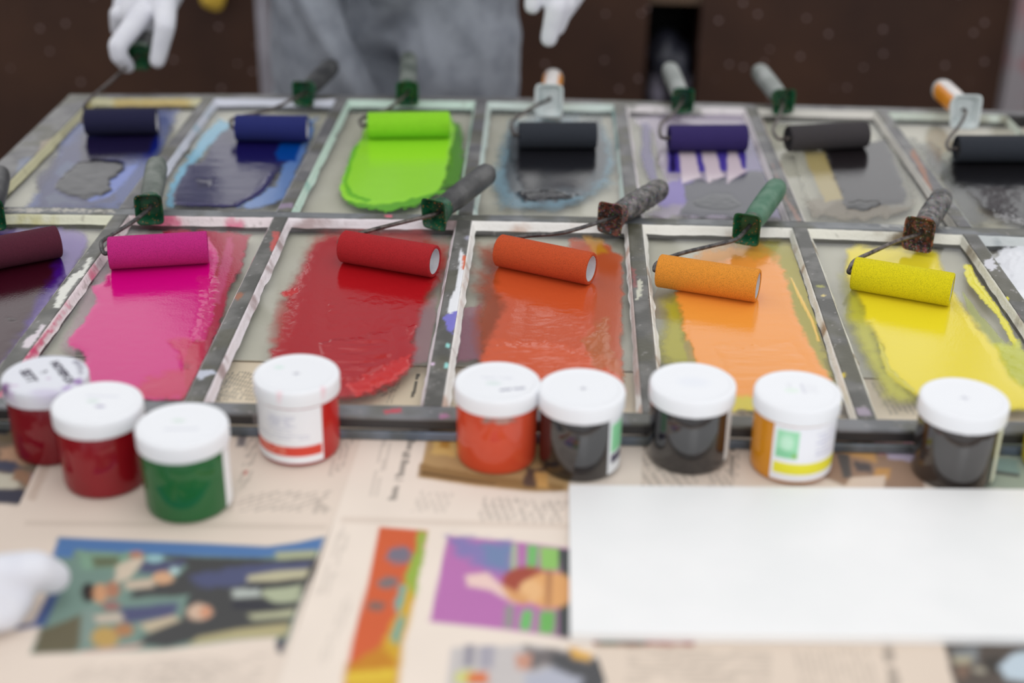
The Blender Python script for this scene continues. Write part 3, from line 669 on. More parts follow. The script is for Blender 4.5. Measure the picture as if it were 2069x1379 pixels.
# sheet under the left end, with the dark colour picture
news('newspaper with a dark blue and brown picture, lying leftmost behind the green-lidded jars', [(-160, 720), (300, 720), (260, 860), (130, 1100), (-200, 1100)], [
    L([(-200, 845), (130, 850), (112, 930), (68, 1018), (40, 1012), (-200, 995)], (120, 105, 90), s=6),
    L([(-100, 850), (60, 852), (40, 890), (-100, 900)], (112, 98, 78), s=14, n=6), L([(-100, 852), (40, 852), (10, 872), (-100, 880)], (62, 62, 66), s=10, n=6),
    L([(0, 905), (40, 895), (90, 930), (40, 935), (0, 925)], (188, 150, 122), s=14, n=6), L([(-100, 925), (30, 930), (45, 950), (-100, 950)], (76, 78, 96), s=12, n=5),
    L([(-50, 945), (25, 955), (50, 985), (-50, 985)], (196, 190, 172), s=12, n=8), L([(30, 945), (70, 950), (60, 980), (25, 965)], (150, 116, 92), s=10, n=6), L([(62, 955), (90, 955), (78, 985), (60, 978)], (138, 132, 152), s=8, n=4),
    L([(-100, 985), (40, 985), (72, 1000), (66, 1020), (-100, 1004)], (66, 66, 78), s=8, n=3), E_(66, 1008, 8, 10, (190, 150, 80), s=8)], 0)
# wide sheet running under the frame's front rail, print visible through the glass
news('newspaper sheet with fine print, running under the front rail of the steel frame', [(240, 725), (1320, 725), (1320, 905), (760, 905), (230, 905)], [
    T((470, 748), (430, 806), (560, 748), 14, DK, .5, 9), T((745, 860), (700, 900), (835, 860), 12, DK, .4, 8),
    T((440, 752), (420, 810), (466, 752), 4, DK, .45, 9),
    T((842, 752), (830, 800), (850, 752), 1, (70, 66, 62), .85, 16, fill=.8), T((760, 790), (800, 770), (770, 805), 2, DK, .4, 12),
    T((800, 760), (780, 812), (815, 760), 2, DK, .3, 9)], 0, .0009, base=(242, 224, 200))
news('newspaper sheet with fine print, showing under the light orange and yellow panes', [(1300, 735), (2300, 745), (2300, 905), (1290, 905)], [
    T((1760, 770), (1800, 835), (1850, 770), 8, DK, .3, 9), T((1470, 810), (1500, 840), (1700, 810), 10, DK, .3, 9)], 0, .0016, base=(240, 224, 204))
# left sheet with the colour photograph
PH = [
    L([(118, 1083), (180, 1088), (420, 1096), (540, 1102), (600, 1094), (655, 1082), (640, 1130), (612, 1200), (582, 1290), (568, 1320), (556, 1296), (560, 1283), (480, 1290), (330, 1310), (60, 1318), (80, 1270)], (118, 142, 132), s=8),
    L([(118, 1083), (420, 1096), (540, 1102), (600, 1094), (655, 1082), (648, 1108), (600, 1116), (520, 1124), (330, 1118), (150, 1108), (144, 1125), (105, 1122)], (86, 122, 172), s=8),
    L([(96, 1200), (120, 1195), (90, 1262), (30, 1270), (30, 1262), (66, 1256)], (74, 92, 140), s=8),
    L([(160, 1112), (260, 1116), (250, 1146), (165, 1150)], (128, 160, 138), s=12, n=6), L([(185, 1122), (240, 1122), (240, 1142), (190, 1144)], (104, 112, 88), s=10),
    L([(66, 1318), (80, 1270), (120, 1256), (168, 1236), (165, 1300), (150, 1314)], (104, 98, 78), s=10),
    L([(165, 1230), (195, 1225), (190, 1290), (160, 1310)], (128, 146, 138), s=10),
    # dark suits
    L([(330, 1120), (560, 1128), (640, 1118), (640, 1140), (612, 1200), (580, 1275), (540, 1280), (400, 1292), (330, 1305), (280, 1300), (290, 1280), (370, 1245), (380, 1200), (262, 1205), (270, 1190), (350, 1170), (380, 1140)], (74, 74, 74), s=10, n=4),
    L([(380, 1160), (500, 1140), (600, 1132), (630, 1130), (620, 1150), (560, 1160), (480, 1180), (400, 1185)], (84, 88, 118), s=14, n=5), L([(240, 1225), (360, 1215), (350, 1245), (250, 1255)], (84, 86, 116), s=12, n=4),
    L([(285, 1130), (380, 1126), (360, 1150), (330, 1160), (280, 1155)], (84, 86, 112), s=10, n=4),
    # pale gaps between the trouser legs
    L([(555, 1112), (640, 1108), (636, 1124), (560, 1128)], (166, 170, 140), s=8), L([(500, 1160), (560, 1150), (625, 1146), (618, 1164), (560, 1172), (500, 1172)], (186, 180, 150), s=8),
    L([(530, 1188), (575, 1184), (610, 1178), (604, 1210), (560, 1220), (530, 1200)], (172, 178, 150), s=8), L([(500, 1238), (560, 1232), (596, 1226), (590, 1244), (510, 1250)], (176, 176, 146), s=8),
    L([(400, 1284), (480, 1268), (560, 1258), (586, 1256), (578, 1282), (470, 1288), (380, 1300)], (178, 168, 128), s=8), L([(468, 1188), (522, 1184), (528, 1202), (472, 1206)], (176, 182, 176), s=7),
    L([(500, 1180), (600, 1168), (600, 1176), (500, 1188)], (52, 52, 62), s=6), L([(470, 1212), (590, 1216), (588, 1226), (470, 1226)], (58, 58, 66), s=6),
    L([(560, 1290), (578, 1284), (572, 1318), (558, 1312)], (66, 62, 80), s=6),
    # heads, hands, shirts
    E_(178, 1194, 14, 20, (50, 42, 42), s=8), E_(202, 1196, 15, 20, (198, 148, 112), s=8), E_(228, 1188, 14, 18, (170, 120, 96), s=8), E_(225, 1222, 18, 10, (150, 108, 104), s=8),
    L([(235, 1140), (285, 1118), (290, 1130), (262, 1165), (232, 1175)], (206, 190, 170), s=10), E_(275, 1118, 14, 8, (178, 130, 108), s=8), E_(312, 1126, 18, 8, (150, 186, 190), s=8),
    L([(250, 1172), (310, 1166), (310, 1184), (256, 1188)], (196, 178, 158), s=8), E_(330, 1165, 22, 13, (206, 162, 128), s=8, n=3), E_(352, 1150, 10, 8, (170, 196, 196), s=6),
    E_(402, 1234, 26, 17, (204, 176, 154), s=8, n=3), E_(415, 1234, 12, 12, (204, 146, 116), s=6), L([(190, 1240), (245, 1236), (250, 1252), (195, 1256)], (196, 180, 164), s=8),
    L([(280, 1258), (350, 1240), (365, 1250), (300, 1275)], (190, 174, 148), s=8), E_(212, 1285, 28, 22, (184, 152, 92), s=9), E_(250, 1270, 20, 14, (170, 124, 88), s=8), L([(165, 1312), (290, 1296), (280, 1306), (170, 1316)], (196, 160, 150), s=6)]
news('newspaper with a colour photo of men in dark suits, front left under the gloved hand', [(112, 862), (742, 862), (700, 980), (640, 1140), (556, 1400), (540, 1470), (-500, 1470), (-300, 1120), (20, 1055)],
     PH + [T((520, 990), (440, 1030), (690, 990), 22, DK, .32, 7), L([(112, 868), (128, 880), (70, 1010), (54, 1005)], (200, 180, 164), s=6, a=.8), L([(50, 1050), (660, 1058), (660, 1066), (50, 1058)], (205, 190, 176), s=8, a=.8),
           L([(160, 1000), (205, 930), (212, 930), (176, 1000)], (190, 172, 158), s=12, n=4), T((690, 880), (660, 960), (720, 880), 3, DK, .3, 9), T((505, 870), (480, 985), (530, 870), 3, DK, .3, 9), T((655, 960), (632, 1035), (690, 960), 6, DK, .3, 9),
           T((180, 1340), (120, 1379), (480, 1340), 16, DK, .2, 6), T((300, 1330), (540, 1318), (290, 1400), 9, DK, .22, 6), L([(480, 880), (500, 870), (495, 900), (478, 900)], (76, 76, 88), s=8, a=.8), E_(496, 952, 4, 5, (190, 90, 80), s=3)], 1)
# centre sheet
CT = [
    L([(766, 1062), (864, 1070), (842, 1180), (812, 1300), (800, 1400), (690, 1400), (712, 1290), (742, 1180)], (206, 98, 62), s=7),
    L([(845, 1070), (864, 1072), (840, 1200), (805, 1240), (815, 1180), (838, 1110)], (150, 176, 76), s=9, n=5), L([(820, 1170), (838, 1200), (815, 1300), (800, 1400), (690, 1400), (760, 1330), (800, 1240)], (208, 166, 56), s=16, n=6),
    L([(808, 1180), (822, 1185), (808, 1240), (796, 1225)], (116, 168, 158), s=8, n=4), L([(800, 1250), (820, 1240), (806, 1300), (790, 1290)], (116, 166, 152), s=8, n=4), L([(700, 1340), (770, 1300), (800, 1330), (796, 1360), (700, 1372)], (196, 132, 48), s=16, n=8), L([(700, 1356), (800, 1348), (796, 1374), (700, 1380)], (220, 186, 66), s=10, n=5),
    E_(806, 1120, 26, 17, (122, 116, 130), s=14, n=7, f=12), E_(784, 1176, 20, 12, (126, 116, 116), s=12, n=6, f=12), E_(762, 1222, 18, 9, (130, 106, 98), s=10, n=5, f=12),
    L([(904, 1080), (1060, 1094), (1170, 1108), (1170, 1290), (1020, 1270), (868, 1254)], (184, 116, 174), s=7),
    L([(906, 1084), (1030, 1096), (1030, 1160), (980, 1150), (930, 1120)], (136, 126, 178), s=26, n=12, f=18), L([(975, 1100), (1040, 1100), (1030, 1150), (980, 1140)], (112, 138, 172), s=20, n=12, f=12, a=.8),
    L([(1035, 1096), (1046, 1097), (1046, 1150), (1030, 1150)], (170, 180, 156), s=6), L([(1066, 1098), (1086, 1100), (1084, 1146), (1064, 1146)], (118, 188, 110), s=6), L([(1090, 1102), (1130, 1106), (1128, 1150), (1092, 1148)], (146, 196, 108), s=6), L([(1128, 1106), (1180, 1112), (1180, 1290), (1126, 1284), (1126, 1240), (1132, 1160)], (84, 88, 88), s=6),
    L([(1020, 1220), (1040, 1222), (1036, 1268), (1016, 1266)], (150, 146, 144), s=6), L([(1056, 1230), (1076, 1230), (1072, 1272), (1050, 1270)], (110, 190, 106), s=6), L([(1092, 1232), (1124, 1232), (1118, 1280), (1086, 1276)], (116, 180, 100), s=6),
    E_(1064, 1172, 50, 30, (164, 82, 68), s=12), E_(1112, 1190, 52, 38, (224, 168, 112), s=12), E_(1072, 1192, 24, 24, (232, 184, 132), s=10), L([(1104, 1150), (1116, 1150), (1112, 1225), (1102, 1222)], (150, 100, 78), s=8, a=.7),
    L([(940, 1160), (985, 1155), (1010, 1178), (1052, 1210), (1040, 1218), (990, 1190), (945, 1182)], (232, 200, 192), s=10), L([(1010, 1178), (1070, 1205), (1060, 1222), (1030, 1210)], (216, 160, 108), s=8),
    L([(912, 1306), (1080, 1300), (1226, 1330), (1240, 1410), (900, 1410)], (198, 192, 190), s=8), L([(940, 1300), (960, 1300), (956, 1345), (936, 1345)], (150, 146, 156), s=8), L([(970, 1302), (1000, 1302), (996, 1348), (968, 1348)], (168, 164, 174), s=8),
    L([(1060, 1305), (1150, 1310), (1160, 1340), (1070, 1350)], (118, 112, 112), s=14, n=8), L([(1120, 1320), (1230, 1335), (1230, 1400), (1100, 1400)], (86, 86, 88), s=16, n=10), L([(1150, 1306), (1200, 1316), (1190, 1334), (1160, 1328)], (222, 172, 84), s=8, n=4),
    L([(1060, 1360), (1120, 1345), (1180, 1370), (1160, 1400), (1060, 1400)], (178, 180, 192), s=12, n=6), L([(1040, 1320), (1075, 1318), (1070, 1350), (1045, 1350)], (200, 150, 130), s=8), L([(920, 1352), (960, 1350), (956, 1380), (915, 1380)], (206, 205, 130), s=10, n=5), L([(945, 1356), (990, 1352), (985, 1380), (945, 1380)], (214, 120, 76), s=8, n=5),
    L([(868, 862), (1000, 865), (1150, 880), (1150, 990), (1080, 992), (960, 980), (845, 962), (856, 920)], (182, 150, 104), s=6), L([(880, 868), (925, 870), (920, 920), (872, 915)], (214, 178, 110), s=8, n=4), L([(892, 872), (912, 874), (908, 905), (888, 902)], (186, 136, 62), s=6),
    L([(850, 935), (960, 955), (1140, 978), (1140, 990), (1080, 990), (845, 962)], (150, 118, 76), s=6, n=3), L([(850, 950), (1000, 975), (1000, 978), (848, 954)], (90, 66, 44), s=4), L([(1060, 940), (1100, 945), (1095, 985), (1060, 980)], (96, 76, 66), s=8, n=6), L([(1080, 950), (1105, 955), (1108, 985), (1085, 985)], (206, 160, 96), s=7, n=4),
    T((830, 868), (785, 1012), (850, 868), 1, (84, 80, 76), .6, 60, thr=.3, fill=.7), T((775, 880), (745, 1000), (800, 880), 2, DK, .22, 9), T((850, 990), (832, 1030), (920, 995), 8, DK, .22, 5), T((980, 1002), (965, 1050), (1150, 1010), 20, DK, .35, 5),
    L([(690, 1042), (1150, 1056), (1150, 1066), (688, 1054)], (214, 198, 184), s=8, a=.7), T((690, 1060), (640, 1200), (720, 1060), 2, DK, .18, 9), T((700, 1200), (640, 1340), (725, 1200), 2, DK, .16, 9)]
news('newspaper with an orange strip and a purple picture, front centre beside the white panel', [(738, 862), (1300, 862), (1295, 1000), (1290, 1290), (1240, 1400), (1230, 1470), (530, 1470), (640, 1150), (700, 975)], CT, 2, base=(234, 221, 208))
RT_L = [T((1300, 885), (1290, 985), (1420, 885), 18, DK, .35, 9), T((1440, 890), (1432, 985), (1500, 890), 8, DK, .35, 9), T((1480, 885), (1475, 960), (1490, 885), 1, (70, 66, 64), .6, 12),
        L([(1660, 885), (1860, 890), (1870, 1000), (1770, 990), (1720, 985), (1660, 960)], (160, 132, 112), s=8), L([(1680, 888), (1760, 892), (1770, 930), (1690, 915)], (206, 160, 104), s=10, n=6), L([(1690, 912), (1716, 916), (1722, 962), (1704, 964)], (96, 92, 90), s=7), L([(1660, 888), (1740, 888), (1730, 900), (1660, 900)], (84, 80, 78), s=8, n=4),
        L([(1766, 890), (1850, 892), (1850, 915), (1780, 912)], (202, 140, 160), s=10, n=6), L([(1790, 905), (1850, 910), (1840, 930), (1795, 925)], (190, 178, 200), s=8, n=5), L([(1725, 928), (1760, 935), (1765, 955), (1730, 950)], (96, 90, 90), s=8, n=4), L([(1770, 940), (1800, 945), (1795, 965), (1765, 960)], (200, 152, 96), s=8, n=4),
        L([(1720, 962), (1790, 958), (1785, 990), (1700, 990)], (222, 202, 184), s=6), L([(1990, 890), (2300, 895), (2300, 1000), (1985, 985)], (160, 172, 160), s=8, n=4), L([(2000, 925), (2060, 930), (2060, 960), (2005, 950)], (136, 160, 156), s=10, n=8), L([(1990, 945), (2060, 955), (2060, 962), (1990, 952)], (90, 92, 90), s=5), L([(1995, 900), (2040, 900), (2040, 920), (1995, 918)], (196, 204, 190), s=8)]
news('newspaper with text columns and small pictures, lying behind the white panel', [(1270, 866), (2300, 878), (2300, 1120), (1262, 1110)], RT_L, 1, .002)
BR = [T((1270, 1305), (1560, 1318), (1265, 1379), 9, DK, .28, 7), T((1600, 1310), (1625, 1400), (1760, 1310), 12, DK, .22, 9), T((1782, 1305), (1800, 1400), (1806, 1305), 1, DK, .45, 12, fill=.9), L([(1160, 1290), (1400, 1298), (1402, 1304), (1160, 1302)], (150, 66, 56), s=6, n=4, f=12), L([(1200, 1290), (1300, 1292), (1300, 1300), (1210, 1302)], (70, 90, 66), s=8, n=6, f=10),
      L([(1905, 1296), (2300, 1300), (2300, 1420), (1940, 1420), (1920, 1350)], (92, 84, 78), s=8, n=3), L([(1920, 1310), (1980, 1306), (1975, 1335), (1930, 1330)], (130, 134, 136), s=12, n=6), L([(1925, 1325), (1965, 1325), (1960, 1340), (1930, 1340)], (172, 164, 140), s=8), L([(1930, 1345), (1960, 1340), (1955, 1372), (1935, 1370)], (126, 104, 90), s=8, n=4), L([(1965, 1345), (1995, 1348), (1990, 1360), (1968, 1356)], (160, 154, 138), s=8), L([(1985, 1330), (2025, 1322), (2020, 1360), (1990, 1350)], (70, 66, 62), s=10, n=5), L([(2020, 1345), (2045, 1320), (2100, 1312), (2100, 1378), (2030, 1370)], (188, 202, 212), s=10, n=4)]
news('newspaper with text and a dark picture at its right, front right below the white panel', [(1150, 1150), (2300, 1160), (2300, 1470), (1160, 1470), (1225, 1379)], BR, 3, base=(222, 206, 190))

# ------------------------------------------------------------------ table
TX0, TX1, TY0, TY1 = XL0+.004, XR1+.02, .58, row_y(ROW_T, 0)-.006
TZ = ZF-.0215
t = thing('work_table', 'long brown wooden work table under the steel frame and newspapers', 'table', ((TX0+TX1)/2, (TY0+TY1)/2, 0))
bm = bmesh.new(); box(bm, TX0, TX1, TY0, TY1, TZ-.035, TZ); bevel(bm, .003)
wood = mat('worn_wood', (96, 74, 56), .6, c2=(126, 98, 72), scale=8, bump=.3, bscale=50)
obj('table_top', bm, wood, t)
for x in (TX0+.06, TX1-.06):
    for y in (TY0+.06, TY1-.06):
        bm = bmesh.new(); box(bm, x-.03, x+.03, y-.03, y+.03, 0, TZ-.035); bevel(bm, .004); obj('leg', bm, wood, t)
bm = bmesh.new(); box(bm, TX0+.05, TX1-.05, TY1-.08, TY1-.05, TZ-.125, TZ-.035); obj('apron', bm, wood, t)

# ------------------------------------------------------------------ white panel
g0 = P(1150, 979, NZ+.0065); g1 = P(1152, 1279, NZ+.0065)
gr = P(2069, 988, NZ+.0065)
ex = (gr-g0).normalized()*.52; ey = g1-g0
bm = bmesh.new(); b_ = box(bm, 0, 1, 0, 1, 0, .0065)
for v in b_: v.co = Vector((ex.x*v.co.x+ey.x*v.co.y, ex.y*v.co.x+ey.y*v.co.y, v.co.z))
bevel(bm, .0012)
o = obj('white_panel', bm, mat('white_board', (240, 240, 240), .45, c2=(234, 235, 235), scale=9)); o.location = (g0.x, g0.y, ZF+NZ)
tag(o, 'large blank white panel lying on the newspapers at the front right', 'panel')

# ------------------------------------------------------------------ ink jars
def jar(lab, ucen, vbot, body, lab_spec=None, lid_layers=(), extra=None, scale=1.0, lid_base=(236, 238, 242), rot=0.0, rough=.12, writing=None):
    R = .0332*scale; RL = .0352*scale; HB = .0545*scale; HT = .0690*scale
    f_ = P(ucen, vbot, NZ); c = Vector((f_.x, f_.y, ZF+NZ)); d = Vector((f_.x, f_.y, 0)).normalized(); c = c + d*R
    c.z = ZF+NZ
    print('jar gap', ucen, round(row_y(ROW_B1, c.x)-.004-(c.y+R), 4))
    t = thing('ink_jar', lab, 'jar', c, 'ink jars along the front of the frame')
    bm = bmesh.new()
    lathe(bm, [(0, .0015), (R*.86, .0015), (R*.9, 0), (R*.965, .0006), (R*.99, .003), (R, .006), (R, HB-.002), (R*.97, HB), (R*.93, HB+.001), (R*.93, HB+.004), (0, HB+.004)], 72, c)
    obj('jar_body', bm, body, t)
    bm = bmesh.new()
    n = 72
    prof = [(RL*.95, HB-.0005), (RL*.995, HB), (RL, HB+.001), (RL, HT-.0025), (RL*.985, HT-.0008), (RL*.955, HT), (RL*.88, HT), (RL*.86, HT-.0004)] + [(RL*(.84-.04*i), HT-.0006) for i in range(21)] + [(0, HT-.0006)]
    lathe(bm, prof, 96, c)
    me = bpy.data.meshes.new('lid'); bmesh.ops.recalc_face_normals(bm, faces=bm.faces[:]); bm.to_mesh(me); bm.free()
    me.polygons.foreach_set('use_smooth', [True]*len(me.polygons)); me.set_sharp_from_angle(angle=math.radians(50))
    def lf(co):
        U = (co[:, 0]-c.x)*1000/scale; V = -(co[:, 1]-c.y)*1000/scale - 0*co[:, 2]
        side = co[:, 2] < c.z+HT-.001-.0016
        V2 = np.where(side, V+(c.z+HT-co[:, 2])*1000, V)
        Cc, _ = paint(U, V2, list(lid_layers), lid_base); Cc[:, 3] = 1
        return Cc
    vcol(me, lf)
    lid = link('lid', me, mat('lid_plastic', rough=.4, attr=True, sss=.0), t)
    if writing:
        for txt, x, y, sz, a in writing:
            cu = bpy.data.curves.new('w', 'FONT'); cu.body = txt; cu.size = sz*scale; cu.align_x = 'CENTER'; cu.align_y = 'CENTER'; cu.extrude = .00005; cu.offset = .00035
            to = bpy.data.objects.new('w', cu); COL.objects.link(to)
            dg = bpy.context.evaluated_depsgraph_get(); wm = bpy.data.meshes.new_from_object(to.evaluated_get(dg)); bpy.data.objects.remove(to)
            wm.transform(Matrix.Translation(c+Vector((x, y, HT-.00035))) @ Matrix.Rotation(a, 4, 'Z')); wm.name = 'handwriting'
            link('handwriting', wm, mat('marker_ink', (48, 38, 62), .6), lid)
    if lab_spec:
        a0, a1, z0, z1, layers, base = lab_spec        # angle range (deg, -90 faces the camera), heights mm
        na, nz = int(abs(a1-a0)*1.2), 60
        A, Z = np.meshgrid(np.radians(np.linspace(a0, a1, na)), np.linspace(z0, z1, nz)/1000*scale)
        U = np.degrees(A); V = Z*1000/scale
        Cc, _ = paint(U, V, layers, base); Cc[..., 3] = 1
        rr = R+.00025
        me = grid_mesh('label', c.x+rr*np.cos(A), c.y+rr*np.sin(A), c.z+Z, None, Cc)
        lo = link('label', me, mat('label_paper', rough=.35, attr=True), t); lo['label'] = 'printed paper label on the jar'
    return t, c
def jm(name, c, spec=.55, **k): return mat('jar_'+name, c, .09, spec=spec, c2=tuple(min(255, x+6) for x in c), scale=18, **k)
crim = jm('crimson', (120, 6, 24)); crim2 = jm('crimson_two', (130, 8, 22)); greenj = jm('green', (22, 92, 44)); redj = jm('red', (178, 34, 30)); orj = jm('orange', (202, 74, 46)); blk = jm('black', (24, 23, 26), spec=.9, coat=.6); brn = jm('brown_black', (34, 29, 28), spec=.9, coat=.6); yel = jm('amber', (204, 132, 22)); yel2 = jm('yellow', (208, 186, 14))
GRN = (156, 222, 178)
side_lab = [L([(-200, -5), (200, -5), (200, 100), (-200, 100)], (236, 238, 240), s=1)]
def cross(cx=0, cy=0, c=(110, 108, 135), k=3): return [L([(cx-k, cy-.5), (cx+k, cy-.5), (cx+k, cy+.5), (cx-k, cy+.5)], c, s=1.2, a=.75), L([(cx-.5, cy-k), (cx+.5, cy-k), (cx+.5, cy+k), (cx-.5, cy+k)], c, s=1.2, a=.6)]
stain = [L([(16, -25), (19, -26), (28, -14), (30, -2), (27, -2), (25, -12)], (120, 116, 136), s=2, n=3, f=4, a=.7), E_(-26, 25, 5, 8, (120, 70, 130), s=4, n=2, f=5), E_(-20, 32, 4, 3, (190, 160, 205), s=4), E_(30, 10, 4, 5, (150, 110, 175), s=4), E_(26, 22, 5, 4, (185, 165, 210), s=5), E_(-10, 42, 7, 3, (175, 130, 175), s=5), E_(-1, 41, 3, 3, (222, 200, 60), s=2), E_(-6, 44, 3, 3, (200, 130, 160), s=3), E_(5, 6, 2, 2, (200, 180, 205), s=2), E_(-18, 20, 3, 2, (205, 185, 210), s=3), E_(10, 30, 12, 6, (205, 200, 220), s=8)]
jar('crimson jar with stained white lid handwritten in black, leftmost of the row', 118, 940, crim, None, stain, scale=.98, lid_base=(222, 224, 232),
    writing=[('HOYERCA', .0125, .005, .0096, math.radians(-54)), ('&', -.0025, .0045, .0075, math.radians(-54)), ('SETT', -.0125, -.003, .0112, math.radians(-54))])
jar('crimson jar with a clean white lid, between the handwritten-lid jar and the green jar', 222, 1007, crim2, None, [E_(-4, -2, 5, 3, (214, 226, 222), s=4), E_(4, 6, 4, 2, (170, 165, 190), s=3), L([(-12, -12), (14, -12), (14, -9), (-12, -9)], (222, 224, 232), s=2)])
jar('dark green jar with white lid, front left above the photo of men in suits', 388, 1058, greenj, (-18, 20, 2, 52, side_lab, (226, 230, 220)), [E_(-4, -6, 5, 3, (216, 228, 222), s=4), L([(-12, 6), (14, 4), (14, 7), (-12, 9)], (218, 220, 228), s=2)])
txtl = [T((-150, 44), (-95, 44), (-150, 22), 9, (150, 152, 185), .35, 10)]
jar('red jar with white label and a red band, standing alone left of centre', 610, 942, redj,
    (-172, -46, 3, 53, [L([(-175, 0), (-166, 0), (-166, 60), (-175, 60)], (70, 130, 92), s=3), T((-128, 47), (-84, 47), (-128, 30), 7, (168, 170, 200), .5, 10), T((-150, 29), (-66, 29), (-150, 24), 2, (160, 165, 195), .5, 14), L([(-170, 9.5), (-48, 9.5), (-48, 18.5), (-170, 18.5)], (216, 66, 48), s=1), T((-150, 17.5), (-100, 17.5), (-150, 10.5), 2, (240, 170, 150), .7, 8)], (238, 239, 243)), cross() + [E_(-16, -10, 4, 3, (214, 232, 226), s=4), E_(26, 24, 2.5, 2, (235, 205, 212), s=2), E_(-8, 34, 2, 2, (240, 215, 222), s=2)])
jar('bright orange jar with white lid, standing against a black jar', 1003, 960, orj, (-112, -58, 47, 54, [L([(-110, 49), (-62, 49), (-66, 53), (-104, 53)], (150, 120, 112), s=3, n=2, f=6), E_(-80, 50, 10, 2.5, (176, 140, 130), s=3, n=2, f=4)], (206, 74, 42)), [T((2, 13), (22, 8), (2.4, 16), 1, (96, 96, 130), .75, 9, fill=1), T((-14, -8), (12, -8), (-14, -3), 2, (205, 207, 218), .6, 9), E_(-3, 3, 6, 3, (216, 228, 226), s=5), E_(-4, 41, 2.5, 2, (240, 200, 200), s=2)])
jar('glossy black jar with a green and white label edge, touching the orange jar', 1168, 975, blk, (-48, 20, 3, 53, [L([(-43, 22), (-10, 22), (-10, 48), (-43, 48)], (140, 212, 160), s=2), L([(-42, 12), (-30, 12), (-30, 20), (-42, 20)], (54, 50, 82), s=2), L([(-30, 12), (0, 12), (0, 20), (-30, 20)], (54, 50, 82), s=2)], (232, 236, 240)), cross(1, 0))
jar('plain black jar with blank white lid, between green-labelled black and amber jars', 1385, 960, blk, (-34, 10, 6, 52, [], (226, 230, 232)), [E_(0, 0, 12, 8, (230, 233, 240), s=12)])
jar('amber jar with white label, mint square and yellow band', 1590, 978, yel,
    (-128, -12, 3, 53, [L([(-123, 24), (-92, 24), (-92, 49), (-123, 49)], GRN, s=1.5), E_(-108, 38, 9, 7, (196, 238, 210), s=8), L([(-122, 24), (-93, 24), (-93, 30), (-122, 32)], (122, 200, 150), s=3, a=.7), E_(-96, 26.5, 4, 2, (140, 190, 70), s=2, a=.8), L([(-124, 9.5), (-16, 9.5), (-16, 19.5), (-124, 19.5)], (234, 226, 54), s=1), T((-66, 46), (-30, 46), (-66, 24), 6, (196, 198, 222), .6, 8)], (238, 239, 245)), [T((-8, -12), (-4, -12), (-8, 2), 4, (205, 206, 214), .6, 8), L([(3, -12), (5, -12), (6, 4), (4, 4)], (196, 196, 210), s=1.5, a=.7), E_(-5, 0, 6, 4, (226, 238, 230), s=4), T((6, -11), (16, -11), (7, 4), 6, (214, 215, 222), .5, 6)])
jar('brown black jar half behind the white panel, rightmost but one', 1915, 992, brn, (-42, 10, 3, 53, [L([(-30, 20), (-10, 20), (-10, 40), (-30, 40)], (200, 190, 150), s=3), L([(-28, 10), (-10, 10), (-10, 18), (-28, 18)], (190, 110, 100), s=3)], (222, 226, 206)), cross(0, 0, (150, 150, 172), 4))
jar('yellow jar cut off by the right edge of the photo', 2137, 975, yel2, None, [])

# ------------------------------------------------------------------ foam rollers
RR = .0170
wire_m = mat('roller_wire', (120, 112, 108), .4, .7, c2=(62, 58, 56), scale=120, bump=.4, bscale=300, speck=(500, .12, (170, 110, 100)))
wire_d = mat('roller_wire_dark', (64, 62, 62), .42, .5, c2=(104, 100, 98), scale=140, bump=.4, bscale=300, speck=(500, .15, (120, 130, 150)))
core_d = mat('roller_core_inked', (30, 29, 34), .7, c2=(44, 42, 48), scale=60)
core_m = mat('roller_core', (206, 206, 210), .8, c2=(190, 190, 196), scale=60)
def foam(name, c):
    d = tuple(int(x*.80) for x in c)
    return mat('foam_'+name, d, .85, c2=c, scale=1500, thr=(.34, .52), bump=.6, bscale=1700, spec=.25, detail=2)
green_grip = mat('grip_green', (52, 104, 78), .45, c2=(86, 124, 102), scale=60, bump=.15, bscale=200)
black_grip = mat('grip_black', (52, 52, 54), .42, c2=(92, 92, 92), scale=45, bump=.25, bscale=260, thr=(.35, .7))
dirty_grip = mat('grip_dirty', (52, 50, 50), .5, c2=(122, 118, 116), scale=110, bump=.5, bscale=240, speck=(330, .2, 'multi'))
greydark_grip = mat('grip_grey_green', (86, 94, 88), .5, c2=(120, 126, 120), scale=50, bump=.2, bscale=200)
pale_grip = mat('grip_pale', (128, 134, 130), .45, c2=(158, 162, 160), scale=40)
orange_grip = mat('grip_orange', (226, 140, 32), .35, c2=(232, 152, 44), scale=30)
green_collar = mat('collar_green', (18, 88, 56), .35, c2=(10, 58, 38), scale=90, bump=.3, bscale=300, speck=(300, .17, (190, 120, 60)))
dirty_collar = mat('collar_dirty', (48, 44, 40), .5, c2=(120, 66, 52), scale=190, bump=.8, bscale=300, speck=(420, .24, 'multi'), thr=(.45, .6))
white_collar = mat('collar_white', (224, 230, 230), .4, c2=(206, 216, 216), scale=60)
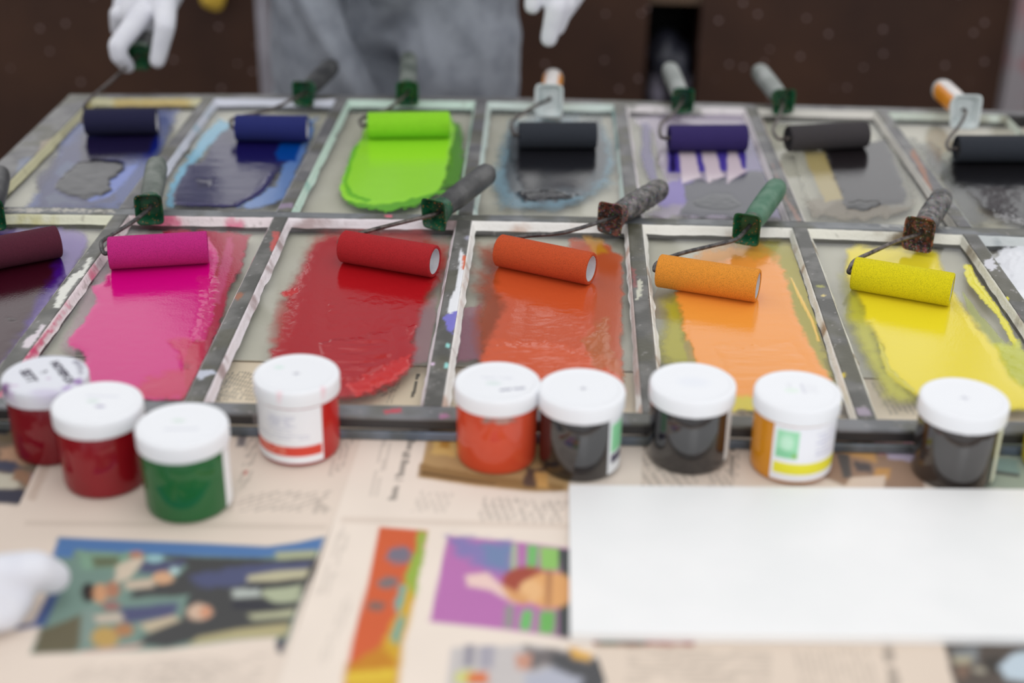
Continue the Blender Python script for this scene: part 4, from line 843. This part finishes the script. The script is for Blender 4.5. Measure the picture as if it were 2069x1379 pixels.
def roller(lab, a, b, fm, wire, collar, tip, grip, col, wm=wire_m, gs=1.0, cy=None, ty=None, length=None, cz=.016, band=None, ridges=False, L_=.128, cs=1.0, core=None):
    za = GZ+.0008+RR
    A = P(*a, za); B = P(*b, za)
    if length: A = B+(A-B).normalized()*length
    ax, s, tt = frame_of(B-A)
    mid = (A+B)/2
    t = thing('foam_roller', lab, 'paint roller', Vector((mid.x, mid.y, ZF+GZ+.0008)), 'foam rollers resting on the ink')
    bm = bmesh.new(); LL = (B-A).length
    prof = [(0, RR*.80), (0, RR*.94), (.0012, RR)] + [(LL*i/24, RR) for i in range(1, 24)] + [(LL-.0012, RR), (LL, RR*.94), (LL, RR*.80), (LL-.012, RR*.79), (.012, RR*.79)]
    rings = [ring(A+ax*d, s, tt, r, r, 56) for d, r in prof]
    loft(bm, rings+[rings[0]] if False else rings, False, False)
    # join the bore
    bm.verts.ensure_lookup_table(); n = 56; R0 = bm.verts[:n]; R1 = bm.verts[len(prof)*n-n:len(prof)*n]
    for i in range(n): bm.faces.new((R1[i], R1[(i+1) % n], R0[(i+1) % n], R0[i]))
    obj('foam_sleeve', bm, fm, t)
    bm = bmesh.new()
    rc = RR*.785
    loft(bm, [ring(A+ax*d, s, tt, r, r, 40) for d, r in ((.0035, rc*.4), (.0035, rc), (LL-.0025, rc), (LL-.002, rc), (LL-.0008, rc), (LL-.0008, rc*.95), (LL-.010, rc*.93), (LL-.0105, rc*.3))])
    obj('roller_core', bm, core or core_m, t)
    # handle
    Cc = PY(*collar, cy) if cy else P(*collar, cz)
    d = ray(*tip); d.normalize()
    if ty: Tp = PY(*tip, ty); Tp = Cc+(Tp-Cc).normalized()*L_
    else:
        oc = CAM-Cc; bq = d.dot(oc); cq = oc.length_squared-L_*L_; disc = bq*bq-cq
        k = -bq+(math.sqrt(disc) if disc > 0 else 0); Tp = CAM+d*k
    ha, hs, ht = frame_of(Tp-Cc); Ld = (Tp-Cc).length
    bm = bmesh.new(); c_ = gs*cs
    outer = [(0, .0154, .0184, 6), (.002, .0147, .0175, 6), (.008, .0122, .0142, 5), (.016, .0112, .0124, 3.4), (.023, .0112, .0116, 2.4)]
    innr = [(0, .0138, .0168, 6), (.004, .0118, .0142, 5), (.012, .0098, .0110, 4)]
    rings = [ring(Cc+ha*d_*c_, hs, ht, w*c_, h*c_, 40, q) for d_, w, h, q in innr[::-1]+outer]
    loft(bm, rings)
    obj('collar', bm, col, t)
    bm = bmesh.new()
    gp = [(.019, .0106), (.026, .0112), (.045, .0122), (.07, .0126), (.095, .0126), (.112, .0124), (.119, .0116), (.1235, .0088), (.1250, .004)]
    if ridges: gp = [(.019, .0108), (.03, .0116), (.042, .0122), (.052, .0129), (.057, .0118), (.064, .0130), (.069, .0119), (.076, .0130), (.081, .0119), (.088, .0130), (.093, .0119), (.104, .0126), (.114, .0124), (.1205, .011), (.1245, .006)]
    loft(bm, [ring(Cc+ha*(d_*Ld/.125), hs, ht, r*gs, r*gs*1.04, 32, 2.3) for d_, r in gp])
    grip_o = obj('grip', bm, grip, t)
    if band:
        bm = bmesh.new()
        loft(bm, [ring(Cc+ha*(d_*Ld/.125), hs, ht, (r*gs+.0005), (r*gs*1.04+.0005), 32, 2.3) for d_, r in ((.108, .0126), (.112, .0125), (.119, .0117), (.1238, .0088), (.1255, .004))])
        obj('end_cap', bm, mat('grip_cap_grey', (176, 174, 174), .4, c2=(196, 196, 196), scale=30), t)
        bm = bmesh.new()   # white sticker on top of the grip
        pr = [(.03, .0118), (.045, .0124), (.07, .0128), (.09, .0128), (.107, .0127)]
        R_s = [[Cc+ha*(d_*Ld/.125)+hs*((r*gs+.0006)*math.cos(th))+ht*((r*gs*1.04+.0006)*math.sin(th)) for th in np.linspace(.9, 2.2, 10)] for d_, r in pr]
        V_ = [[bm.verts.new(p) for p in r] for r in R_s]
        for r1, r2 in zip(V_, V_[1:]):
            for i in range(9): bm.faces.new((r1[i], r1[i+1], r2[i+1], r2[i]))
        obj('sticker', bm, mat('white_sticker', (230, 224, 220), .4, c2=(214, 208, 206), scale=60), grip_o)
    # wire
    pts = [A+ax*.012, A-ax*.0005, A-ax*.0045]
    n_w = len(wire)
    for i, w in enumerate(wire):
        f_ = (i+1)/(n_w+1)
        if cy: z = za+(Cc.z-ZF-za)*f_; yy = A.y+(Cc.y-A.y)*(w[2] if len(w) > 2 else f_); pts.append(PY(w[0], w[1], yy))
        else: pts.append(P(w[0], w[1], w[2] if len(w) > 2 else za+(cz-za)*f_))
    pts += [Cc+ha*.002, Cc+ha*.014]
    bm = bmesh.new(); tube(bm, pts, .0023, 10, 6); obj('wire_frame', bm, wm, t)
    return t, A, B, Cc, Tp
info = []
ro = roller
info.append(ro('dark maroon roller cut off by the left edge, on plum ink', (0, 509), (118, 487), foam('maroon', (88, 34, 52)), [(-120, 490), (-60, 460)], (-20, 436), (0, 350), black_grip, green_collar, length=.104))
info.append(ro('magenta roller with upright grey-green handle, on pink ink', (220, 511), (420, 499), foam('magenta', (200, 42, 132)), [(206, 503), (206, 488), (226, 474), (262, 452)], (301, 424), (318, 330), greydark_grip, green_collar, wire_d))
info.append(ro('red roller on scarlet ink, dark handle over the middle bar', (694, 497), (879, 528), foam('red', (180, 36, 42)), [(690, 484, .012), (735, 469, .012), (800, 452)], (876, 434), (990, 346), black_grip, green_collar))
info.append(ro('deep orange roller with paint-crusted grey handle', (1009, 505), (1195, 543), foam('orange', (206, 84, 42)), [(1010, 488, .012), (1062, 477, .012), (1140, 469)], (1232, 442), (1338, 379), dirty_grip, dirty_collar, wire_d, ridges=True))
info.append(ro('light orange roller with clean green handle', (1331, 546), (1532, 577), foam('light_orange', (238, 154, 54)), [(1330, 530, .011), (1375, 512, .012), (1440, 496), (1486, 484)], (1508, 464), (1572, 376), green_grip, green_collar, wire_d))
info.append(ro('yellow roller with grooved dark grey handle', (1724, 551), (1924, 585), foam('yellow', (232, 218, 20)), [(1717, 542, .011), (1728, 526, .011), (1765, 508, .012), (1815, 486)], (1856, 474), (1906, 396), dirty_grip, dirty_collar, ridges=True, cs=1.08))
info.append(ro('navy roller held by the gloved hand, in the far row at the left end', (173, 246), (318, 244), foam('navy', (34, 34, 66)), [(171, 225, .1), (176, 205, .15), (222, 166, .55)], (277, 116), (312, 56), black_grip, green_collar, cy=2.0, ty=2.09, gs=1.1))
info.append(ro('royal blue roller in the far row, handle leaning to the right', (477, 258), (622, 260), foam('blue', (38, 46, 112)), [(466, 250, .012), (475, 238, .012), (545, 222)], (612, 190), (672, 132), black_grip, green_collar))
info.append(ro('lime green roller in the far row, handle pointing straight back', (743, 253), (908, 251), foam('lime', (150, 224, 44)), [(732, 256, .012), (730, 240, .012), (780, 222)], (823, 190), (826, 116), greydark_grip, green_collar))
info.append(ro('black roller with white collar and orange handle, far row centre', (1048, 273), (1205, 273), foam('charcoal', (50, 54, 62)), [(1036, 268, .012), (1036, 245, .012), (1078, 216)], (1109, 203), (1118, 156), orange_grip, white_collar, gs=1.12, cz=.022, band=True, cs=1.12, core=core_d))
info.append(ro('violet roller in the far row with pale grey handle', (1351, 279), (1508, 278), foam('violet', (54, 42, 100)), [(1334, 274, .012), (1336, 250, .012), (1358, 232)], (1380, 204), (1352, 138), pale_grip, green_collar, core=core_d))
info.append(ro('dark grey roller tilted on the far row, handle leaning to the left', (1592, 280), (1749, 271), foam('dark_grey', (66, 62, 64)), [(1572, 280, .012), (1562, 262, .012), (1574, 236)], (1584, 206), (1532, 142), pale_grip, green_collar, core=core_d))
info.append(ro('black roller with white collar and orange handle, cut off by the right edge', (1932, 300), (2085, 300), foam('charcoal', (50, 54, 62)), [(1918, 302, .012), (1914, 286, .014), (1942, 248, .02)], (1952, 226), (1900, 178), orange_grip, white_collar, length=None, gs=1.12, cz=.03, band=True, cs=1.15, core=core_d))
for i in info:
    print('roller L %.3f  collar z %.3f tip z %.3f len %.3f y %.3f' % ((i[2]-i[1]).length, i[3].z-ZF, i[4].z-ZF, (i[4]-i[3]).length, i[4].y))

# ------------------------------------------------------------------ background furniture
CY = 2.95
brown = mat('brown_panel', (74, 50, 38), .6, c2=(58, 39, 32), scale=5, bump=.15, bscale=30, speck=(26, .10, (150, 130, 130)), thr=(.3, .7), spec=.25)
brown2 = mat('brown_lintel', (98, 76, 58), .6, c2=(80, 62, 48), scale=12)
gx0, gx1 = PY(1306, 100, CY).x, PY(1412, 100, CY).x
zl = PY(1360, 10, CY).z
cx0, cx1 = -1.9, PY(2032, 100, CY).x
t = thing('cabinet', 'long dark brown wooden cabinet flecked with paint, behind the table', 'cabinet', ((cx0+cx1)/2, CY+.2, 0))
for x0, x1 in ((cx0, gx0), (gx1, cx1)):
    bm = bmesh.new(); box(bm, x0, x1, CY, CY+.42, .06, .93); bevel(bm, .004); obj('carcass', bm, brown, t)
bm = bmesh.new(); box(bm, gx0, gx1, CY+.01, CY+.42, zl, .93); obj('lintel', bm, brown2, t)
bm = bmesh.new(); box(bm, gx0, gx1, CY+.40, CY+.42, .06, zl); obj('back_panel', bm, mat('dark_back', (14, 12, 13), .8), t)
zb_ = PY(1360, 95, CY+.15).z; zc_ = PY(1360, 180, CY+.05).z
bm = bmesh.new(); box(bm, gx0, gx1, CY+.02, CY+.40, zc_-.10, zc_-.07); obj('shelf', bm, brown, t)
bm = bmesh.new(); box(bm, cx0-.02, cx1+.02, CY-.02, CY+.44, .93, .955); bevel(bm, .004); obj('cabinet_top', bm, brown, t)
bm = bmesh.new(); box(bm, cx0+.04, cx1-.04, CY+.03, CY+.40, 0, .06); obj('plinth', bm, brown, t)
# bag and cloth in the opening
xm = (gx0+gx1)/2
def crumple(amp, fr_):
    def f(co, no):
        d = (fbm(co[:, 0]*fr_+co[:, 2]*fr_*.7, co[:, 2]*fr_, 12, 3)-.5)*2*amp
        return co+no*d[:, None]
    return f
b = blob('black_bag', [('e', (xm-.014, CY+.085, zb_), .036, .09, .06), ('e', (xm+.018, CY+.09, zb_-.02), .030, .09, .065), ('e', (xm-.01, CY+.07, zb_+.045), .03, .05, .018)], .008, 4, mat('black_plastic', (52, 54, 66), .35, c2=(34, 35, 44), scale=20), None, crumple(.012, 22))
tag(b, 'crumpled black plastic bag in the opening of the brown cabinet', 'bag')
b = blob('grey_cloth', [('e', (xm-.026, CY+.045, zc_), .020, .035, .07), ('e', (xm+.028, CY+.045, zc_-.01), .022, .035, .06)], .008, 4, mat('grey_cloth', (112, 108, 122), .9, c2=(76, 72, 80), scale=25), None, crumple(.01, 26))
tag(b, 'grey cloth bundle below the black bag in the cabinet opening', 'cloth')
# posts
px = PY(536, 100, 2.75)
bm = bmesh.new(); box(bm, px.x-.012, px.x+.012, 2.74, 2.765, 0, 1.9); bevel(bm, .003); o = obj('metal_post', bm, mat('grey_post', (168, 165, 174), .55, c2=(140, 136, 144), scale=14)); tag(o, 'slim grey metal post between the cabinet and the trousers', 'post')
px = PY(2056, 100, 2.8)
bm = bmesh.new(); box(bm, px.x-.017, px.x+.03, 2.78, 2.82, 0, 1.9); bevel(bm, .003); o = obj('wooden_post', bm, mat('pinkish_post', (138, 132, 136), .6, c2=(150, 96, 100), scale=9, thr=(.5, .7))); tag(o, 'pale post stained with pink paint at the right edge of the photo', 'post')
# yellow duster hanging from the cabinet
yp = PY(437, 12, CY-.02)
b = blob('yellow_cloth', [('e', (yp.x, CY-.03, yp.z+.035), .027, .012, .045), ('e', (yp.x-.012, CY-.03, yp.z+.02), .017, .012, .027)], .004, 4, mat('yellow_cloth', (222, 186, 76), .9, c2=(206, 170, 62), scale=40), None, crumple(.003, 60))
tag(b, 'small yellow cloth hanging on the brown cabinet above the gloved hand', 'cloth')

# ------------------------------------------------------------------ people
skin = mat('skin', (206, 158, 130), .5, c2=(196, 146, 120), scale=30, sss=.1)
trouser_m = mat('grey_trousers', (150, 155, 165), .9, c2=(128, 133, 143), scale=26, bump=.35, bscale=90)
jacket_m = mat('grey_jacket', (182, 184, 190), .9, c2=(164, 166, 174), scale=22, bump=.3, bscale=80)
glove_m = mat('white_glove', (224, 225, 232), .75, c2=(216, 217, 226), scale=50, bump=.3, bscale=300)
hair_m = mat('hair', (54, 40, 32), .6, c2=(36, 26, 22), scale=90)
shoe_m = mat('dark_shoe', (34, 32, 32), .5)
def person(lab, base, ang, armL, armR, hips, fold=None):
    """armL/armR: (elbow, wrist) in world space for the figure's arms; figure faces local -Y turned by ang"""
    M = Matrix.Translation(base) @ Matrix.Rotation(ang, 4, 'Z')
    def w(x, y, z): return M @ Vector((x, y, z))
    t = thing('person', lab, 'person', Vector(base))
    hw = hips
    legs = []
    for s in (-1, 1):
        legs += chain([w(s*(hw+.012), .015, .95), w(s*(hw+.03), -.01, .49), w(s*(hw+.035), .03, .09)], [.048, .046, .042]) + [(w(s*(hw+.035), .02, .05), .036, w(s*(hw+.06), -.16, .035), .03)]
    tor = [('e', tuple(w(0, .02, 1.08)), .105, .065, .09)] + [(w(-.07, .02, 1.07), .075, w(-.11, .01, 1.38), .08), (w(.07, .02, 1.07), .075, w(.11, .01, 1.38), .08), (w(-.15, .01, 1.45), .06, w(.15, .01, 1.45), .06), (w(0, .0, 1.48), .055, w(0, -.02, 1.60), .052)]
    head = [('e', tuple(w(0, -.03, 1.715)), .078, .085, .105) if abs(math.sin(ang)) < .5 else ('e', tuple(w(0, -.03, 1.715)), .085, .078, .105),
            (w(0, -.09, 1.66), .035, w(0, -.085, 1.64), .03), (w(0, -.118, 1.735), .008, w(0, -.13, 1.70), .014), (w(-.083, -.015, 1.715), .016, w(-.083, -.01, 1.69), .013), (w(.083, -.015, 1.715), .016, w(.083, -.01, 1.69), .013)]
    arms = []
    for s, a in ((-1, armL), (1, armR)):
        arms += chain([w(s*.19, .01, 1.43), a[0], a[1]], [.046, .034, .022])
    blob('body', legs+tor+head+arms, .013, 6, skin, t)
    for s in (-1, 1):
        bm = bmesh.new(); e1 = w(s*.03, -.108, 1.73); ellipsoid(bm, e1, .011, .011, .008); obj('eye', bm, mat('eye', (230, 228, 224), .2), t)
    bm = bmesh.new(); ellipsoid(bm, w(0, -.112, 1.655), .024, .008 if abs(math.sin(ang)) < .5 else .024, .006); obj('mouth', bm, mat('lips', (176, 100, 92), .5), t)
    blob('hair', [('e', tuple(w(0, 0, 1.755)), .09, .092, .085), (w(-.06, .03, 1.70), .04, w(.06, .03, 1.70), .04)], .012, 4, hair_m, t)
    tp = []
    for s in (-1, 1):
        hx = s*hw
        tp += chain([w(hx, 0, .97), w(hx, -.005, .75), w(s*(hw+.018), -.01, .49), w(s*(hw+.035), .03, .12)], [.100, .099, .088, .078])
    tp += [('e', tuple(w(0, 0, .99)), .175 if abs(math.sin(ang)) < .5 else .125, .125 if abs(math.sin(ang)) < .5 else .175, .15)]
    blob('trousers', tp, .009, 3, trouser_m, t, fold)
    sl = [(w(-.08, 0, 1.08), .115, w(-.12, .01, 1.38), .10), (w(.08, 0, 1.08), .115, w(.12, .01, 1.38), .10), (w(-.16, .01, 1.44), .07, w(.16, .01, 1.44), .07)]
    for s, a in ((-1, armL), (1, armR)):
        sl += chain([w(s*.19, .01, 1.43), a[0], a[0].lerp(a[1], .94)], [.068, .056, .046])
    blob('jacket', sl, .012, 4, jacket_m, t)
    for s in (-1, 1):
        blob('shoe', [(w(s*(hw+.035), .03, .05), .046, w(s*(hw+.06), -.17, .04), .042)], .008, 3, shoe_m, t, lambda co, no: np.column_stack([co[:, 0], co[:, 1], np.maximum(co[:, 2], .001)]))
    return t
# the person behind the table
PYY = 2.19
pc = PY(800, 100, PYY)
H1 = lambda u, v, y: PY(u, v, y)
wr1 = H1(352, -75, 2.04); wr2 = H1(1180, -120, 1.98)
def folds(co, no):
    x = co[:, 0]-pc.x; z = co[:, 2]
    d = .010*(fbm(x*16+z*7, z*9, 5, 3)-.5)*2
    ln = x - .004 + (z-.76)*.44                       # slanting fold from the fly down between the thighs
    d -= .055*np.exp(-(ln/.016)**2)*(co[:, 1] < PYY)
    ln2 = x + .055 + (z-.76)*.44
    d += .020*np.exp(-(ln2/.018)**2)*(co[:, 1] < PYY)
    return co+no*d[:, None]
p1 = person('person in grey trousers and white gloves standing behind the table, holding the navy roller', (pc.x, PYY, 0), 0.0,
            (Vector((pc.x-.40, 2.22, 1.12)), wr1), (Vector((pc.x+.42, 2.22, 1.14)), wr2), .0935, folds)
def glove(parent, prims): return blob('glove', prims, .0032, 5, glove_m, parent)
g = []
h = H1
g += [(wr1+(Vector((pc.x-.40, 2.22, 1.12))-wr1).normalized()*.06, .041, h(356, -70, 2.05), .036)]
g += [(h(356, -70, 2.05), .030, h(318, -10, 2.03), .034), (h(318, -10, 2.03), .033, h(282, 22, 2.03), .028), (h(335, -15, 2.02), .024, h(300, 30, 2.02), .024)]
g += chain([h(286, 30, 1.99), h(238, 92, 1.955), h(240, 112, 1.955), h(258, 134, 1.975)], [.0165, .0135, .0125, .0105])         # index
g += chain([h(332, 0, 2.0), h(334, 52, 1.965), h(318, 122, 1.965)], [.019, .0145, .0115])                                 # thumb
g += chain([h(270, 22, 2.04), h(240, 28, 2.03), h(240, 58, 2.045), h(262, 82, 2.07)], [.015, .0135, .0125, .0105])              # middle
g += chain([h(275, 5, 2.07), h(246, 8, 2.065), h(248, 38, 2.085), h(276, 62, 2.11)], [.014, .013, .012, .010])
g += chain([h(285, -15, 2.10), h(258, -15, 2.10), h(262, 14, 2.115), h(288, 36, 2.135)], [.013, .012, .011, .009])
glove(p1, g)
g = [(wr2+(Vector((pc.x+.42, 2.22, 1.14))-wr2).normalized()*.06, .041, h(1184, -125, 1.98), .036), (h(1184, -125, 1.98), .029, h(1160, -72, 1.97), .034), (h(1145, -75, 1.97), .026, h(1138, -48, 1.96), .026), (h(1172, -75, 1.98), .024, h(1164, -44, 1.97), .022)]
g += chain([h(1132, -44, 1.95), h(1124, 15, 1.93), h(1109, 78, 1.93)], [.0165, .0150, .0118])
g += chain([h(1152, -44, 1.965), h(1142, 8, 1.945), h(1126, 56, 1.945)], [.0160, .0142, .0112])
g += chain([h(1166, -44, 1.985), h(1158, -2, 1.975), h(1140, 30, 1.975)], [.015, .013, .010])
g += chain([h(1176, -48, 2.00), h(1172, -18, 1.995), h(1160, 4, 1.995)], [.0135, .0115, .0095])
g += chain([h(1118, -80, 1.96), h(1084, -40, 1.94), h(1076, 12, 1.935)], [.018, .0150, .0118])
glove(p1, g)
# the person at the left, one gloved hand on the newspaper
def Q(u, v, z): return P(u, v, z)
wr = Q(-260, 1185, .035); el = Vector((-.80, .74, ZF+.24))
p2 = person('person at the front left reaching in, only one white-gloved hand on the newspaper visible', (-1.06, .78, 0), math.pi/2,
            (Vector((-1.0, .52, 1.10)), Vector((-.86, .50, .95))), (el, wr), .09)
g = [(wr+(el-wr).normalized()*.06, .041, wr, .036), (wr, .030, Q(-190, 1185, .025), .033), (Q(-190, 1170, .02), .026, Q(-120, 1160, .016), .022), (Q(-190, 1205, .014), .026, Q(-110, 1205, .008), .022)]
g += chain([Q(-120, 1162, .014), Q(-20, 1162, .016), Q(70, 1150, .012), Q(108, 1166, -.002)], [.0180, .0145, .0135, .0122])
g += chain([Q(-110, 1200, .010), Q(-20, 1200, .006), Q(28, 1210, -.002), Q(14, 1240, -.008)], [.0175, .0145, .0135, .0115])
g += chain([Q(-115, 1235, .004), Q(-40, 1230, .000), Q(-6, 1242, -.006), Q(-30, 1254, -.0085)], [.016, .0135, .0120, .0105])
g += chain([Q(-130, 1262, .0), Q(-90, 1258, -.004), Q(-70, 1266, -.008), Q(-94, 1274, -.0095)], [.014, .012, .0105, .0095])
g += chain([Q(-200, 1150, .02), Q(-150, 1130, .012), Q(-95, 1128, .0)], [.020, .0155, .0125])
glove(p2, g)
gb = [(Vector((-.86, .50, .955)), .029, Vector((-.835, .495, .90)), .033)]
for k, (dx, dy) in enumerate(((-.024, .004), (-.008, .006), (.008, .006), (.022, .004))):
    b0 = Vector((-.835+dx, .495+dy, .885)); gb += chain([b0, b0+Vector((0, .004, -.035-.004*(k in (1, 2)))), b0+Vector((.0, .018, -.062-.006*(k in (1, 2))))], [.0135, .012, .010])
gb += chain([Vector((-.86, .515, .915)), Vector((-.86, .545, .885)), Vector((-.85, .552, .855))], [.016, .013, .011])
glove(p2, gb)
